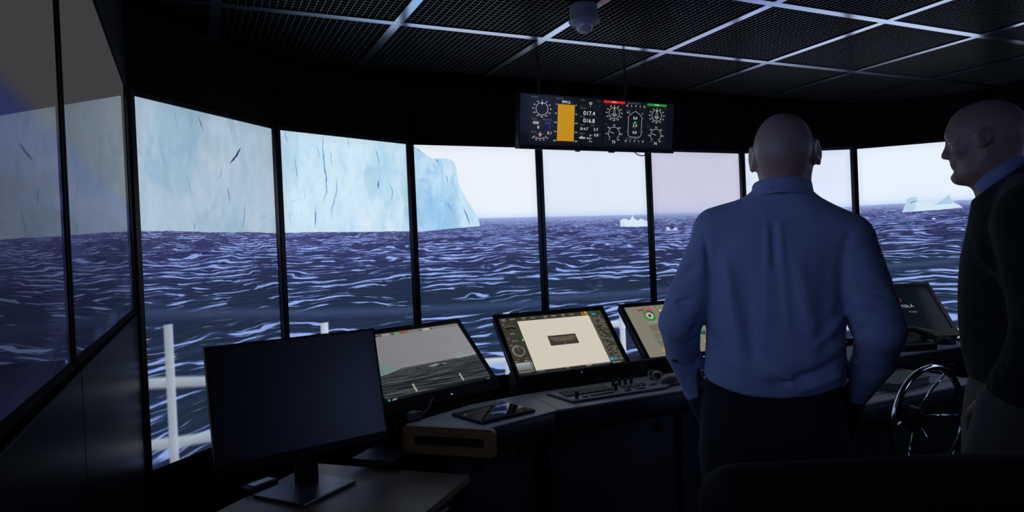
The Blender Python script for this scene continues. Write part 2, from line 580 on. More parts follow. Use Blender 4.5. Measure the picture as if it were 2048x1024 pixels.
def view_canvas(k, W=480, H=848, wl=None):
    """Sky, sea, ice and the ship's own rail as shown on display k of the front ring."""
    C = Canvas(W, H)
    u = (np.arange(W) + 0.5) / W * PW + 0.0225
    z = TOP - (np.arange(H) + 0.5) / H * PH
    U, Z = np.meshgrid(u, z)
    S = U + k * PITCHW
    sky = {0: (176, 200, 222), 1: (200, 222, 240), 2: (236, 242, 251), 3: (224, 234, 247), 4: (208, 210, 232), 5: (222, 231, 250), 6: (230, 241, 254)}[k]
    sky = np.array(c255(*sky))
    sk = np.ones((H, W, 1)) * sky
    sk = sk * (1 + 0.02 * (fbm(S * 3, Z * 1.2, 3) - 0.5))[..., None]
    hz = HZ + 0.004 * (k - 3 if k > 3 else 0)
    sk = mix(sk, sky * np.array([0.86, 0.90, 0.985]), np.exp(-np.maximum(Z - hz, 0) / 0.02))
    sea = sea_colors(S, hz - Z)
    C.a[:] = np.where((Z < hz)[..., None], sea, sk)
    px = lambda uu, zz: ((uu - 0.0225) / PW * W, (TOP - zz) / PH * H)
    sc = W / PW

    # the large iceberg across displays 0, 1 and 2
    def ice(Sx, Zx, lo, hi2, base):
        f1 = fbm(Sx * 5 + 3, Zx * 2.6, 5, 0.55)
        f2 = fbm(Sx * 14 + 9 + 2.0 * f1, Zx * 5, 4, 0.55)
        f3 = fbm(Sx * 3.0 + 4, Zx * 3.4 + 1.5 * f1, 3)
        q = sstep(0.40, 0.68, 0.5 * f1 + 0.25 * f2 + 0.25 * f3)
        c = mix(np.array(c255(*base)) + 0 * Zx[..., None], np.array(c255(*lo)), q * 0.95)
        c = mix(c, np.array(c255(*lo)) * 0.94, sstep(0.55, 0.70, fbm(Sx * 9 + 50, Zx * 4 + f1, 4)) * 0.35)
        f4 = fbm(Sx * 30 + 3 * f1, Zx * 13 + 2 * f2, 4, 0.6)
        vein = 1 - np.abs(2 * fbm(Sx * 6 + 1.6 * f2 + 70, Zx * 2.2 + 0.8 * f1, 4, 0.55) - 1)
        c = mix(c, np.array(c255(*lo)) * np.array([0.90, 0.95, 1.0]), sstep(0.90, 0.99, vein) * 0.45 * sstep(0.4, 0.6, f3))
        c = c * (1 + 0.09 * (f4 - 0.5))[..., None]
        return mix(c, np.array(c255(*hi2)), sstep(0.54, 0.70, f2) * (1 - q) * 0.8)
    if k in (0, 1, 2):
        pal = {0: ((160, 194, 217), (198, 214, 230), (184, 207, 226)), 1: ((164, 209, 236), (220, 236, 246), (204, 229, 244)), 2: ((152, 200, 238), (216, 238, 250), (194, 225, 246))}[k]
        ic = ice(S, Z, *pal)
        wlz = 1.612 if k < 2 else 1.607 + 0.06 * np.clip(U, 0, 0.36)
        edge = wlz + 0.006 * (fbm(S * 9, S * 0, 2) - 0.5)
        if k < 2:
            msk = (Z > edge)
            C.a[:] = np.where(msk[..., None], ic, C.a)
        else:
            outline = [(0.0, 2.075), (0.02, 2.044), (0.055, 2.020), (0.09, 1.994), (0.118, 1.978), (0.15, 1.980), (0.19, 1.980), (0.214, 1.977), (0.236, 1.960), (0.245, 1.935),
                       (0.250, 1.89), (0.256, 1.85), (0.268, 1.82), (0.290, 1.78), (0.318, 1.733), (0.345, 1.695), (0.356, 1.672), (0.362, 1.645), (0.364, 1.629), (0.18, 1.618), (0.0, 1.606)]
            m0 = Canvas(W, H)
            m0.poly([px(*p) for p in outline], (1, 1, 1))
            C.a[:] = mix(C.a, ic, m0.a[..., 0])
        # blue fissures
        B, D, N = c255(88, 150, 205), c255(60, 92, 160), c255(48, 52, 110)
        if k == 0:
            cr = [([(0.52, 1.945), (0.485, 1.905), (0.449, 1.87)], 7, N, 1), ([(0.30, 2.035), (0.312, 2.00), (0.322, 1.972)], 4, D, 0.8), ([(0.43, 1.785), (0.438, 1.75), (0.44, 1.715)], 4, D, 0.65),
                  ([(0.525, 1.74), (0.522, 1.69), (0.505, 1.63), (0.495, 1.605)], 3.5, D, 0.6), ([(0.232, 1.82), (0.243, 1.77), (0.248, 1.73)], 4, B, 0.45), ([(0.262, 2.035), (0.272, 2.01), (0.265, 1.985)], 4, B, 0.6),
                  ([(0.37, 1.80), (0.40, 1.825), (0.405, 1.86)], 4, B, 0.55), ([(0.252, 1.648), (0.258, 1.63), (0.25, 1.615)], 4, B, 0.8), ([(0.465, 2.02), (0.47, 1.99)], 3, B, 0.7),
                  ([(0.185, 2.06), (0.195, 1.99), (0.195, 1.94)], 5, B, 0.3), ([(0.12, 1.94), (0.135, 1.86), (0.13, 1.81)], 16, B, 0.22), ([(0.30, 1.66), (0.36, 1.70), (0.40, 1.78)], 14, B, 0.18), ([(0.6, 1.66), (0.66, 1.685)], 3, B, 0.4)]
        elif k == 1:
            cr = [([(0.235, 2.055), (0.228, 1.98), (0.235, 1.90), (0.24, 1.86), (0.238, 1.79), (0.215, 1.735)], 6, B, 0.95), ([(0.185, 1.735), (0.178, 1.69), (0.17, 1.62)], 6, B, 0.9),
                  ([(0.30, 1.87), (0.29, 1.79), (0.262, 1.715), (0.255, 1.66)], 5, B, 0.8), ([(0.20, 1.995), (0.212, 1.94)], 3, D, 0.6), ([(0.27, 1.985), (0.272, 1.90)], 4, B, 0.6),
                  ([(0.045, 2.045), (0.055, 1.99)], 4, D, 0.55), ([(0.085, 1.95), (0.092, 1.88), (0.10, 1.83)], 5, B, 0.8), ([(0.125, 1.83), (0.13, 1.75)], 3, B, 0.5),
                  ([(0.530, 1.862), (0.524, 1.815)], 5, N, 0.95), ([(0.52, 2.01), (0.535, 1.955), (0.54, 1.93)], 4, D, 0.7), ([(0.60, 1.845), (0.612, 1.80), (0.60, 1.76)], 5, B, 0.9), ([(0.60, 1.70), (0.602, 1.672)], 4, B, 0.6),
                  ([(0.40, 1.865), (0.48, 1.905), (0.57, 1.915), (0.68, 1.90)], 24, B, 0.16), ([(0.36, 2.05), (0.372, 1.985)], 4, B, 0.55), ([(0.66, 1.66), (0.67, 1.61)], 3, B, 0.4), ([(0.05, 1.735), (0.12, 1.765)], 3, B, 0.4), ([(0.31, 1.99), (0.33, 1.93), (0.36, 1.88)], 18, B, 0.14)]
        else:
            cr = [([(0.14, 1.975), (0.152, 1.96)], 7, D, 0.8), ([(0.275, 1.735), (0.295, 1.68), (0.312, 1.635)], 5, D, 0.8), ([(0.12, 1.96), (0.135, 1.92)], 3, D, 0.5), ([(0.19, 1.90), (0.198, 1.85)], 4, B, 0.8),
                  ([(0.19, 1.76), (0.205, 1.72), (0.21, 1.70)], 4, B, 0.8), ([(0.10, 1.95), (0.085, 1.87), (0.10, 1.80), (0.09, 1.72)], 22, c255(110, 160, 225), 0.32), ([(0.05, 1.86), (0.08, 1.88)], 12, B, 0.3), ([(0.235, 1.92), (0.22, 1.85), (0.26, 1.76)], 12, B, 0.22),
                  ([(0.04, 2.03), (0.06, 2.01)], 4, D, 0.5), ([(0.16, 1.80), (0.19, 1.74), (0.25, 1.68)], 10, B, 0.2), ([(0.31, 1.68), (0.34, 1.64)], 3, B, 0.6)]
        for pts, w_, col, al in cr:
            C.crack([px(*p) for p in pts], w_ * sc / 1000, col, al)
    if k == 3:
        C.poly([px(*p) for p in [(0.515, 1.605), (0.514, 1.635), (0.53, 1.648), (0.555, 1.650), (0.575, 1.640), (0.59, 1.648), (0.605, 1.672), (0.612, 1.65), (0.64, 1.638), (0.66, 1.648), (0.685, 1.640), (0.72, 1.630), (0.72, 1.600), (0.55, 1.602)]], c255(212, 232, 250))
        C.poly([px(*p) for p in [(0.515, 1.606), (0.514, 1.634), (0.54, 1.630), (0.55, 1.612)]], c255(196, 222, 246))
    if k == 4:
        C.poly([px(*p) for p in [(0.11, 1.574), (0.118, 1.596), (0.135, 1.590), (0.15, 1.576), (0.165, 1.578), (0.18, 1.590), (0.195, 1.582), (0.20, 1.572)]], c255(205, 216, 246))
    if k == 6:
        C.poly([px(*p) for p in [(0.262, 1.626), (0.275, 1.655), (0.290, 1.705), (0.312, 1.721), (0.345, 1.718), (0.360, 1.705), (0.362, 1.688), (0.40, 1.684), (0.435, 1.680), (0.47, 1.683), (0.50, 1.702), (0.520, 1.722), (0.532, 1.688), (0.545, 1.668), (0.572, 1.652), (0.590, 1.636), (0.45, 1.629)]], c255(212, 231, 247))
        C.poly([px(*p) for p in [(0.268, 1.64), (0.290, 1.703), (0.312, 1.719), (0.345, 1.714), (0.352, 1.695), (0.335, 1.676), (0.34, 1.66), (0.325, 1.63), (0.275, 1.628)]], c255(182, 211, 236))
        C.poly([px(*p) for p in [(0.435, 1.66), (0.47, 1.682), (0.50, 1.702), (0.520, 1.720), (0.531, 1.685), (0.54, 1.664)]], c255(176, 206, 236))
        C.crack([px(0.302, 1.676), px(0.322, 1.688), px(0.352, 1.690)], 5 * sc / 1000, c255(70, 90, 130), 0.8)
        C.poly([px(*p) for p in [(0.42, 1.572), (0.432, 1.583), (0.448, 1.573)]], c255(214, 228, 250))
    # the ship's own rail, out of focus close by: grey tube, white posts and bars
    rail = {0: (1.338, 1.268), 1: (1.262, 1.207), 2: (1.210, 1.192), 3: (1.214, 1.202), 4: (1.205, 1.225), 5: (1.235, 1.262), 6: (1.264, 1.318)}[k]
    rz = rail[0] + (rail[1] - rail[0]) * (U / PITCHW)
    dz = (Z - rz) / 0.030
    prof = np.exp(-np.abs(dz) ** 4)
    shade = np.clip(0.5 + 0.5 * dz, 0, 1)
    tube = mix(np.array(c255(34, 44, 74)) + 0 * Z[..., None], np.array(c255(66, 86, 124)), np.clip(shade * 1.2 - 0.1, 0, 1) * (1 - 0.5 * sstep(0.55, 1.0, shade)))
    C.a[:] = mix(C.a, tube, prof * 0.92)
    post = {0: 0.118, 1: 0.196, 2: 0.493, 3: 0.50, 4: 0.25, 5: 0.52, 6: 0.62}[k]
    bars = {0: ((1.122, 1.062), (0.920, 0.86)), 1: ((1.045, 0.97), (0.86, 0.80)), 2: ((0.93, 0.90),), 3: ((1.062, 1.030),), 4: ((1.03, 1.05),), 5: ((0.95, 0.90),), 6: ((0.86, 0.862),)}[k]
    white = np.array(c255(214, 224, 244) if k else c255(186, 198, 214))

    def soft_bar(cx, half, blur, lim):
        m = np.clip((half + blur - np.abs(cx)) / (2 * blur), 0, 1) * lim
        C.a[:] = mix(C.a, white * (0.90 + 0.1 * np.clip(cx / half, -1, 1))[..., None], m * 0.96)
    for b0, b1 in bars:
        zz = b0 + (b1 - b0) * (U / 0.36 if k == 0 else U / PITCHW)
        hb = 0.019 if k < 6 else 0.034
        soft_bar(Z - zz, hb, 0.006, np.ones_like(Z))
    ptop = {0: 1.298, 1: 1.212, 2: 1.165, 3: 1.16, 4: 1.17, 5: 1.2, 6: 1.18}[k]
    if k != 6:
        soft_bar(U - post, 0.020, 0.004, sstep(ptop + 0.004, ptop - 0.004, Z))
    # a slight fall-off towards the glass edge, as backlit panels have
    e = np.minimum(np.minimum(U - 0.0225, PITCHW - 0.0225 - U), np.minimum(Z - BOT, TOP - Z))
    C.a *= (0.96 + 0.04 * sstep(0.0, 0.05, e))[..., None]
    gain = {0: 0.93, 1: 1.0, 2: 1.0, 3: 1.0, 4: 0.96, 5: 1.0, 6: 1.0}[k]
    C.a *= gain
    return C

# ---------------------------------------------------------------- shared materials
M_BLACK = mat('black_paint', (0.012, 0.013, 0.016), 0.75, noise=0.25, nscale=30)
M_WALL = mat('black_wall_cladding', (0.0045, 0.005, 0.008), 0.75, spec=0.12, noise=0.3, nscale=12)
M_GLOSSWALL = mat('glossy_dark_panel', (0.008, 0.010, 0.014), 0.34, spec=0.012, noise=0.2, nscale=9)
M_FLOOR = mat('dark_carpet', (0.012, 0.013, 0.017), 0.95, noise=0.5, nscale=220, bump=0.6, bscale=500)
M_BEZEL = mat('black_bezel', (0.010, 0.010, 0.013), 0.28, spec=0.4, noise=0.1)
M_MATTEBEZEL = mat('matte_black_bezel', (0.005, 0.005, 0.006), 0.7, spec=0.02, noise=0.1)
M_PLASTIC = mat('black_plastic', (0.010, 0.010, 0.012), 0.5, spec=0.22, noise=0.2, nscale=90, bump=0.1, bscale=900)
M_TEE = mat('ceiling_tee_metal', (0.52, 0.61, 0.84), 0.15, metal=1.0, noise=0.06, nscale=6)
M_LOUVRE = mat('black_louvre_metal', (0.11, 0.12, 0.14), 0.30, metal=0.9, noise=0.1)
M_PLENUM = mat('black_plenum', (0.006, 0.006, 0.008), 0.9, noise=0.3, nscale=8)
M_DUCT = mat('plenum_duct_metal', (0.10, 0.11, 0.13), 0.45, metal=0.6, noise=0.2)
M_LAMINATE = mat('grey_laminate', (0.22, 0.23, 0.27), 0.42, noise=0.10, nscale=160, bump=0.08, bscale=700)
M_APRON = mat('dark_console_apron', (0.022, 0.024, 0.032), 0.45, noise=0.15)
M_DOOR = mat('slate_cabinet_door', (0.050, 0.052, 0.062), 0.55, noise=0.12, nscale=60)
M_CAB = mat('cabinet_black', (0.010, 0.010, 0.013), 0.7, noise=0.2)
M_CHROME = mat('chrome', (0.85, 0.87, 0.9), 0.06, metal=1.0, noise=0.03)
M_WOOD = wood_mat('oak_edge', (0.20, 0.11, 0.045), (0.30, 0.175, 0.075), 0.42, 5)
M_TABLE = wood_mat('beech_laminate', (0.20, 0.15, 0.105), (0.24, 0.185, 0.13), 0.36, 3)
M_LED = bpy.data.materials.new('blue_led')
M_LED.use_nodes = True
_b = M_LED.node_tree.nodes['Principled BSDF']
_b.inputs['Base Color'].default_value = (0.05, 0.05, 0.3, 1)
_b.inputs['Emission Color'].default_value = (0.25, 0.3, 1.0, 1)
_b.inputs['Emission Strength'].default_value = 3.0

# ---------------------------------------------------------------- setting
VTX = [(-0.150, 2.484), (0.354, 3.012), (1.025, 3.300), (1.755, 3.300), (2.485, 3.300), (3.215, 3.300), (3.886, 3.012), (4.390, 2.484)]
XL, XR, YB, CEIL = -0.150, 4.390, -2.20, 2.330

fl = MB()
fl.box(((XL + XR) / 2, 0.62, -0.05), (XR - XL + 0.5, 5.8, 0.1))
struct(fl.build('floor', M_FLOOR))

ceiling = MB().box(((XL + XR) / 2, 0.62, 2.66), (XR - XL + 0.5, 5.8, 0.08)).build('ceiling', M_PLENUM)
struct(ceiling)
# open-cell louvre tiles between the tees of a 600 mm grid
GX = [0.719 + 0.6 * i for i in range(-2, 7)]
GY = [2.391 + 0.607 * i for i in range(-5, 2)]
TW = 0.034


def louvre_mesh(sx, sy):
    vs, fs = [], []
    n = 23

    def add(x0, x1, y0, y1, z0, z1):
        b = len(vs)
        vs.extend([(x0, y0, z0), (x1, y0, z0), (x1, y1, z0), (x0, y1, z0), (x0, y0, z1), (x1, y0, z1), (x1, y1, z1), (x0, y1, z1)])
        fs.extend([(b, b + 3, b + 2, b + 1), (b + 4, b + 5, b + 6, b + 7), (b, b + 1, b + 5, b + 4), (b + 2, b + 3, b + 7, b + 6), (b + 1, b + 2, b + 6, b + 5), (b + 3, b, b + 4, b + 7)])
    for i in range(1, n + 1):
        x = -sx / 2 + sx * i / (n + 1)
        add(x - 0.0010, x + 0.0010, -sy / 2, sy / 2, 0.0, 0.016)
        y = -sy / 2 + sy * i / (n + 1)
        add(-sx / 2, sx / 2, y - 0.0008, y + 0.0008, 0.003, 0.016)
    me = bpy.data.meshes.new('louvre_tile')
    me.from_pydata(vs, [], fs)
    me.materials.append(M_LOUVRE)
    return me


LM = louvre_mesh(0.6 - TW, 0.607 - TW)
for i in range(len(GX) - 1):
    for j in range(len(GY) - 1):
        o = bpy.data.objects.new('louvre_tile', LM)
        COL.objects.link(o)
        o.parent = ceiling
        o.location = ((GX[i] + GX[i + 1]) / 2, (GY[j] + GY[j + 1]) / 2, CEIL + 0.003)
for y in GY[:-1]:
    MB().box(((GX[0] + GX[-1]) / 2, y, CEIL + 0.0015), (GX[-1] - GX[0], TW, 0.003)).box(((GX[0] + GX[-1]) / 2, y, CEIL + 0.02), (GX[-1] - GX[0], 0.004, 0.034)).build('grid_tee', M_TEE, ceiling)
for x in GX:
    m_ = MB()
    for j in range(len(GY) - 1):
        y0, y1 = GY[j] + TW / 2 + 0.001, GY[j + 1] - TW / 2 - 0.001
        m_.box((x, (y0 + y1) / 2, CEIL + 0.0015), (TW, y1 - y0, 0.003)).box((x, (y0 + y1) / 2, CEIL + 0.02), (0.004, y1 - y0, 0.034))
    m_.build('grid_tee', M_TEE, ceiling)
for (cx, cy, sx, sy) in ((2.28, 1.62, 0.14, 2.1), (1.02, 2.0, 0.12, 1.6), (3.6, 1.2, 0.3, 1.9)):
    MB().box((cx, cy, 2.50), (sx, sy, 0.10), bevel=0.01).build('duct', M_DUCT, ceiling)

# front wall: seven facets, each with a fascia above and a plinth below its display
wf = MB()
for k in range(7):
    a, b = Vector(VTX[k]), Vector(VTX[k + 1])
    d = (b - a).normalized()
    n = Vector((-d.y, d.x))
    m_ = (a + b) / 2 + n * 0.085
    L = (b - a).length + 0.07
    wf.box((m_.x, m_.y, 1.30), (L, 0.05, 2.6), Matrix.Rotation(math.atan2(d.y, d.x), 4, 'Z'))
wall_front = struct(wf.build('wall_front', M_WALL))
for k in range(7):
    a, b = Vector(VTX[k]), Vector(VTX[k + 1])
    d = (b - a).normalized()
    n = Vector((-d.y, d.x))
    ang = math.atan2(d.y, d.x)
    m_ = (a + b) / 2 + n * 0.028
    for nm, z0, z1 in (('fascia_panel', TOP + 0.024, CEIL + 0.005), ('plinth_panel', 0.0, BOT - 0.024)):
        MB().box((0, 0, (z1 - z0) / 2), (PITCHW - 0.004, 0.055, z1 - z0), bevel=0.002).build(nm, M_WALL, wall_front, mx=Matrix.Translation((m_.x, m_.y, z0)) @ Matrix.Rotation(ang, 4, 'Z'))

LBZ, LH, LW = 1.372, 0.664, 1.176                        # landscape displays on the side walls
for side, x, sgn in (('left', XL, -1), ('right', XR, 1)):
    w_ = struct(MB().box((x + sgn * 0.08, 0.14, 1.30), (0.06, 4.78, 2.6)).build('wall_' + side, M_WALL))
    for j in range(4):
        y0 = 2.40 - 1.2 * (j + 1) - (0.0 if j else 0.0)
        y1 = 2.40 - 1.2 * j - 0.004
        if j == 0:
            y1 = 2.470
        MB().box((x + sgn * 0.025, (y0 + y1) / 2, (LBZ - 0.026) / 2), (0.05, y1 - y0, LBZ - 0.026), bevel=0.002).build('lower_panel', M_GLOSSWALL, w_)
        MB().box((x + sgn * 0.025, (y0 + y1) / 2, (LBZ + LH + 0.024 + CEIL) / 2), (0.05, y1 - y0, CEIL - LBZ - LH - 0.024), bevel=0.002).build('fascia_panel', M_WALL, w_)
    MB().box((x + sgn * 0.02, 2.400, (LBZ + 2.04) / 2), (0.04, 0.12, 2.04 - LBZ + 0.04), bevel=0.002).build('corner_post', M_MATTEBEZEL, w_)
struct(MB().box(((XL + XR) / 2, YB - 0.03, 1.30), (XR - XL + 0.4, 0.06, 2.6)).build('wall_back', M_WALL))

# ---------------------------------------------------------------- front displays
LBL = ['tall display filled by pale ice with one slanting dark crack, white rail post below',
       'tall display filled by blue-veined ice, second from the side wall',
       'tall display where the big iceberg ends in a steep slope against pale sky',
       'tall display under the hanging instrument screen, small white floe at its horizon edge',
       'tall display with mauve sky and a tiny floe, beside the blue-shirted man\'s shoulder',
       'tall display with bright sky directly behind the bald man in the blue shirt',
       'tall display showing a small iceberg with a pointed peak, beside the dark-sweatered man']
for k in range(7):
    a, b = Vector(VTX[k]), Vector(VTX[k + 1])
    d = (b - a).normalized()
    mid = (a + b) / 2
    t = thing('display_panel', LBL[k], 'display', (mid.x, mid.y, BOT), math.atan2(d.y, d.x), 'tall displays of the front ring')
    quad_uv('screen', PW, PH, screen_mat('sea_view_%d' % k, view_canvas(k), 1.0, 0.25, 0.08), t, -PW / 2, 0.0, 0.0)
    MB().frame(-PW / 2, PW / 2, 0, PH, 0.0185, -0.005, 0.012).build('bezel', M_BEZEL, t)
    MB().box((0, 0.028, PH / 2), (PW - 0.02, 0.05, PH - 0.02), bevel=0.004).build('housing', M_PLASTIC, t)


def side_canvas(dim, W=640, H=360, seed=0.0):
    C = Canvas(W, H)
    Z = LBZ + LH - (np.arange(H) + 0.5) / H * LH
    U = (np.arange(W) + 0.5) / W * LW
    U, Z = np.meshgrid(U, Z)
    if dim:
        sky = np.array(c255(62, 60, 62))
        f = fbm(U * 2.2 + seed, (HZ - Z) * 14 + fbm(U * 3 + seed, Z * 8, 3) * 2.0, 4)
        sea = mix(np.array(c255(22, 25, 46)) + 0 * Z[..., None], np.array(c255(50, 56, 96)), sstep(0.38, 0.72, f))
        sea = mix(sea, np.array(c255(40, 47, 88)), np.exp(-np.maximum(HZ - Z, 0) / 0.07))
        sea = sea * (1 - 0.35 * sstep(0.03, 0.3, HZ - Z))[..., None]
        C.a[:] = mix(sea, sky, sstep(-0.022, 0.026, Z - HZ - 0.006))
    else:
        sky = np.array(c255(228, 234, 250))
        C.a[:] = np.where((Z < HZ)[..., None], sea_colors(U + seed, HZ - Z), sky)
    return C


def side_display(x, sgn, y0, label, canvas, gloss, name, strength=1.0):
    t = thing('side_display', label, 'display', (x, y0 + LW / 2, LBZ), -sgn * PI / 2, 'landscape displays on the side walls')
    quad_uv('screen', LW, LH, screen_mat(name, canvas, strength, gloss, 0.02, 1.42), t, -LW / 2, 0.0, 0.0)
    MB().frame(-LW / 2, LW / 2, 0, LH, 0.011, -0.003, 0.012).build('bezel', M_MATTEBEZEL, t)
    MB().box((0, 0.024, LH / 2), (LW - 0.02, 0.045, LH - 0.02), bevel=0.004).build('housing', M_PLASTIC, t)
    return t


side_display(XL, -1, 1.135, 'dim side-wall display next to the iceberg wall, mirroring the ice in its glass', side_canvas(True, seed=3.0), 0.52, 'port_view_near')
side_display(XL, -1, -0.075, 'dim side-wall display cut by the picture edge, beyond the dark upright bezel', side_canvas(True, seed=8.0), 0.52, 'port_view_far')
side_display(XR, 1, 1.135, 'bright side-wall display glimpsed behind the bald head in profile', side_canvas(False, seed=9.0), 0.2, 'starboard_view')

# ---------------------------------------------------------------- hanging instrument display
IW, IH = 1550, 450
WHT, GRY, DIMG = c255(235, 236, 240), c255(110, 112, 120), c255(70, 72, 80)
BLU, ORG, GRN, RED = c255(62, 66, 226), c255(190, 138, 24), c255(30, 205, 60), c255(226, 32, 22)
C = Canvas(IW, IH, c255(13, 15, 27))
for x0, x1 in ((84, 306), (318, 560), (566, 786), (806, 1022), (1030, 1248), (1256, 1474)):
    C.rect(x0, 14, x1, 425, c255(19, 21, 28))
C.text('WIND', 127, 25, 14, GRY)
C.text('DEPTH', 362, 24, 14, GRY)
C.text('999.0', 423, 53, 25, WHT)
C.text('m', 482, 58, 11, GRY)
C.text('R.O.T.', 590, 23, 14, GRY)
C.text('°/min', 742, 24, 11, GRY)
C.text('10', 663, 49, 25, WHT)
for i, x in enumerate((568, 615, 663, 706, 752)):
    C.seg((x, 70), (x, 84), 2.4, GRN if i == 2 else GRY)
C.poly([(657, 72), (669, 72), (663, 84)], GRN)
C.text('MAGN', 590, 97, 13, GRY)
C.text('017.4', 653, 140, 36, WHT)
C.text('GYRO', 588, 174, 13, GRY)
C.text('016.8', 653, 208, 36, WHT)
C.text('COG', 584, 250, 13, GRY)
C.text('SOG', 692, 250, 13, GRY)
C.text('014.7', 607, 285, 24, WHT)
C.text('2.3', 722, 285, 24, WHT)
C.text('kn', 756, 268, 10, GRY)
for x, y in ((726, 112), (726, 182), (656, 268), (185, 240), (292, 240), (292, 326), (768, 326)):
    C.ring(x, y, 3.0, 1.4, GRY)
C.text('PITCH', 588, 331, 13, GRY)
C.text('0.0', 732, 338, 25, WHT)
C.text('TRUE', 128, 219, 14, GRY)
C.text('RELATIVE', 250, 220, 14, GRY)
C.text('000', 146, 251, 25, WHT)
C.text('346', 254, 251, 25, BLU)
C.text('8', 168, 290, 25, WHT)
C.text('5', 275, 290, 25, BLU)
C.text('kn', 192, 272, 10, GRY)
C.text('kn', 296, 272, 10, GRY)
C.text('ROLL', 128, 331, 14, GRY)
C.text('0.1', 272, 337, 25, WHT)
# depth bar
C.rect(347, 74, 508, 405, ORG)
for i, s in enumerate(('0', '50', '100', '150', '200')):
    y = 75 + 82 * i
    C.text(s, 336, y, 12, WHT, 'r')
    C.text(s, 518, y, 12, WHT, 'l')
    C.seg((339, y), (346, y), 2, WHT)
    C.seg((509, y), (515, y), 2, WHT)
for i in range(1, 20):
    y = 75 + 16.5 * i
    C.seg((341, y), (345, y), 1.4, c255(180, 120, 60))
    C.seg((510, y), (513, y), 1.4, c255(180, 120, 60))


def dial(cx, cy, r, lab=12):
    C.ring(cx, cy, r, 2.6, WHT)
    for a in range(0, 360, 10):
        s, c_ = math.sin(math.radians(a)), math.cos(math.radians(a))
        l = 6 if a % 30 == 0 else 3
        C.seg((cx + r * s, cy - r * c_), (cx + (r + l) * s, cy - (r + l) * c_), 1.6, WHT)
        if a % 30 == 0:
            C.text(str(a if a <= 180 else 360 - a), cx + (r + 17) * s * 1.12, cy - (r + 16) * c_, lab, WHT)


dial(199, 125, 55)
C.poly([(191, 74), (207, 74), (199, 92)], WHT)
C.poly([(176, 72), (192, 70), (189, 88)], BLU)
for cx, top in ((906, True), (1361, False)):
    dial(cx, 123, 53)
    C.poly([(cx - 8, 88), (cx + 8, 88), (cx, 70)], WHT)
    C.line([(cx - 8, 146), (cx - 8, 100), (cx, 94), (cx + 8, 100), (cx + 8, 146)], 2.2, WHT)
    C.ring(cx, 140, 8, 2.0, WHT)
    for sg in (-1, 1):
        C.line([(cx + sg * 8, 138), (cx + sg * 22, 132), (cx + sg * 28, 139), (cx + sg * 22, 147), (cx + sg * 8, 142)], 2.0, WHT)
    C.ring(cx, 156, 7, 1.8, WHT)
C.rect(794, 12, 1013, 34, RED)
C.text('PORT', 904, 23, 14, c255(255, 235, 225))
C.rect(1250, 12, 1464, 34, c255(32, 150, 42))
C.text('STBD', 1357, 23, 14, c255(225, 255, 225))
for x in (820, 1278):
    C.text('PS', x, 46, 11, DIMG)
for x in (985, 1440):
    C.text('SB', x, 46, 11, DIMG)
for cx, num, lab in ((910, '73', 73), (1360, '74', 74)):
    C.ring(cx, 313, 58, 2.4, WHT, -142, 142)
    for i in range(7):
        a = math.radians(-142 + 284 * i / 6)
        s, c_ = math.sin(a), math.cos(a)
        C.seg((cx + 52 * s, 313 - 52 * c_), (cx + 60 * s, 313 - 60 * c_), 2, WHT)
        C.text(str(50 * i), cx + 76 * s, 313 - 76 * c_, 12, WHT)
    for i in range(31):
        a = math.radians(-142 + 284 * i / 30)
        C.seg((cx + 56 * math.sin(a), 313 - 56 * math.cos(a)), (cx + 60 * math.sin(a), 313 - 60 * math.cos(a)), 1.2, WHT)
    a = math.radians(-142 + 284 * lab / 300)
    C.seg((cx, 313), (cx + 46 * math.sin(a), 313 - 46 * math.cos(a)), 3.4, WHT)
    C.text('RPM', cx - 88, 232, 12, DIMG)
    C.text(num, cx, 396, 25, WHT)
C.text('THRUSTER BOW', 1106, 22, 13, GRY)
C.text('THRUST STERN', 1106, 357, 13, GRY)
for y, yt in ((46, 72), (380, 404)):
    for i, s in enumerate(('10', '5', '0', '5', '10')):
        C.text(s, 1038 + 46 * i, y, 16, WHT)
        C.seg((1038 + 46 * i, yt - 6), (1038 + 46 * i, yt + 6), 2, GRY)
C.text('LOG', 1054, 93, 13, GRY)
C.text('WT', 1050, 112, 13, WHT)
C.text('kn', 1204, 112, 12, WHT)
C.line([(1128, 95), (1090, 116), (1066, 134), (1058, 156), (1058, 300), (1062, 325), (1076, 338), (1100, 342), (1158, 342), (1182, 338), (1196, 325), (1200, 300), (1200, 156), (1190, 134), (1166, 116), (1128, 95)], 2.6, WHT)
C.text('0.0', 1128, 160, 25, WHT)
C.text('2.4', 1128, 230, 27, WHT)
C.text('0.0', 1128, 296, 25, WHT)
C.poly([(1110, 210), (1146, 210), (1128, 190)], c255(40, 225, 70))
C.poly([(1116, 250), (1140, 250), (1128, 264)], DIMG)
for x, sg in ((1044, -1), (1214, 1)):
    for y in (158, 292):
        C.poly([(x - sg * 7, y - 10), (x - sg * 7, y + 10), (x + sg * 7, y)], DIMG)
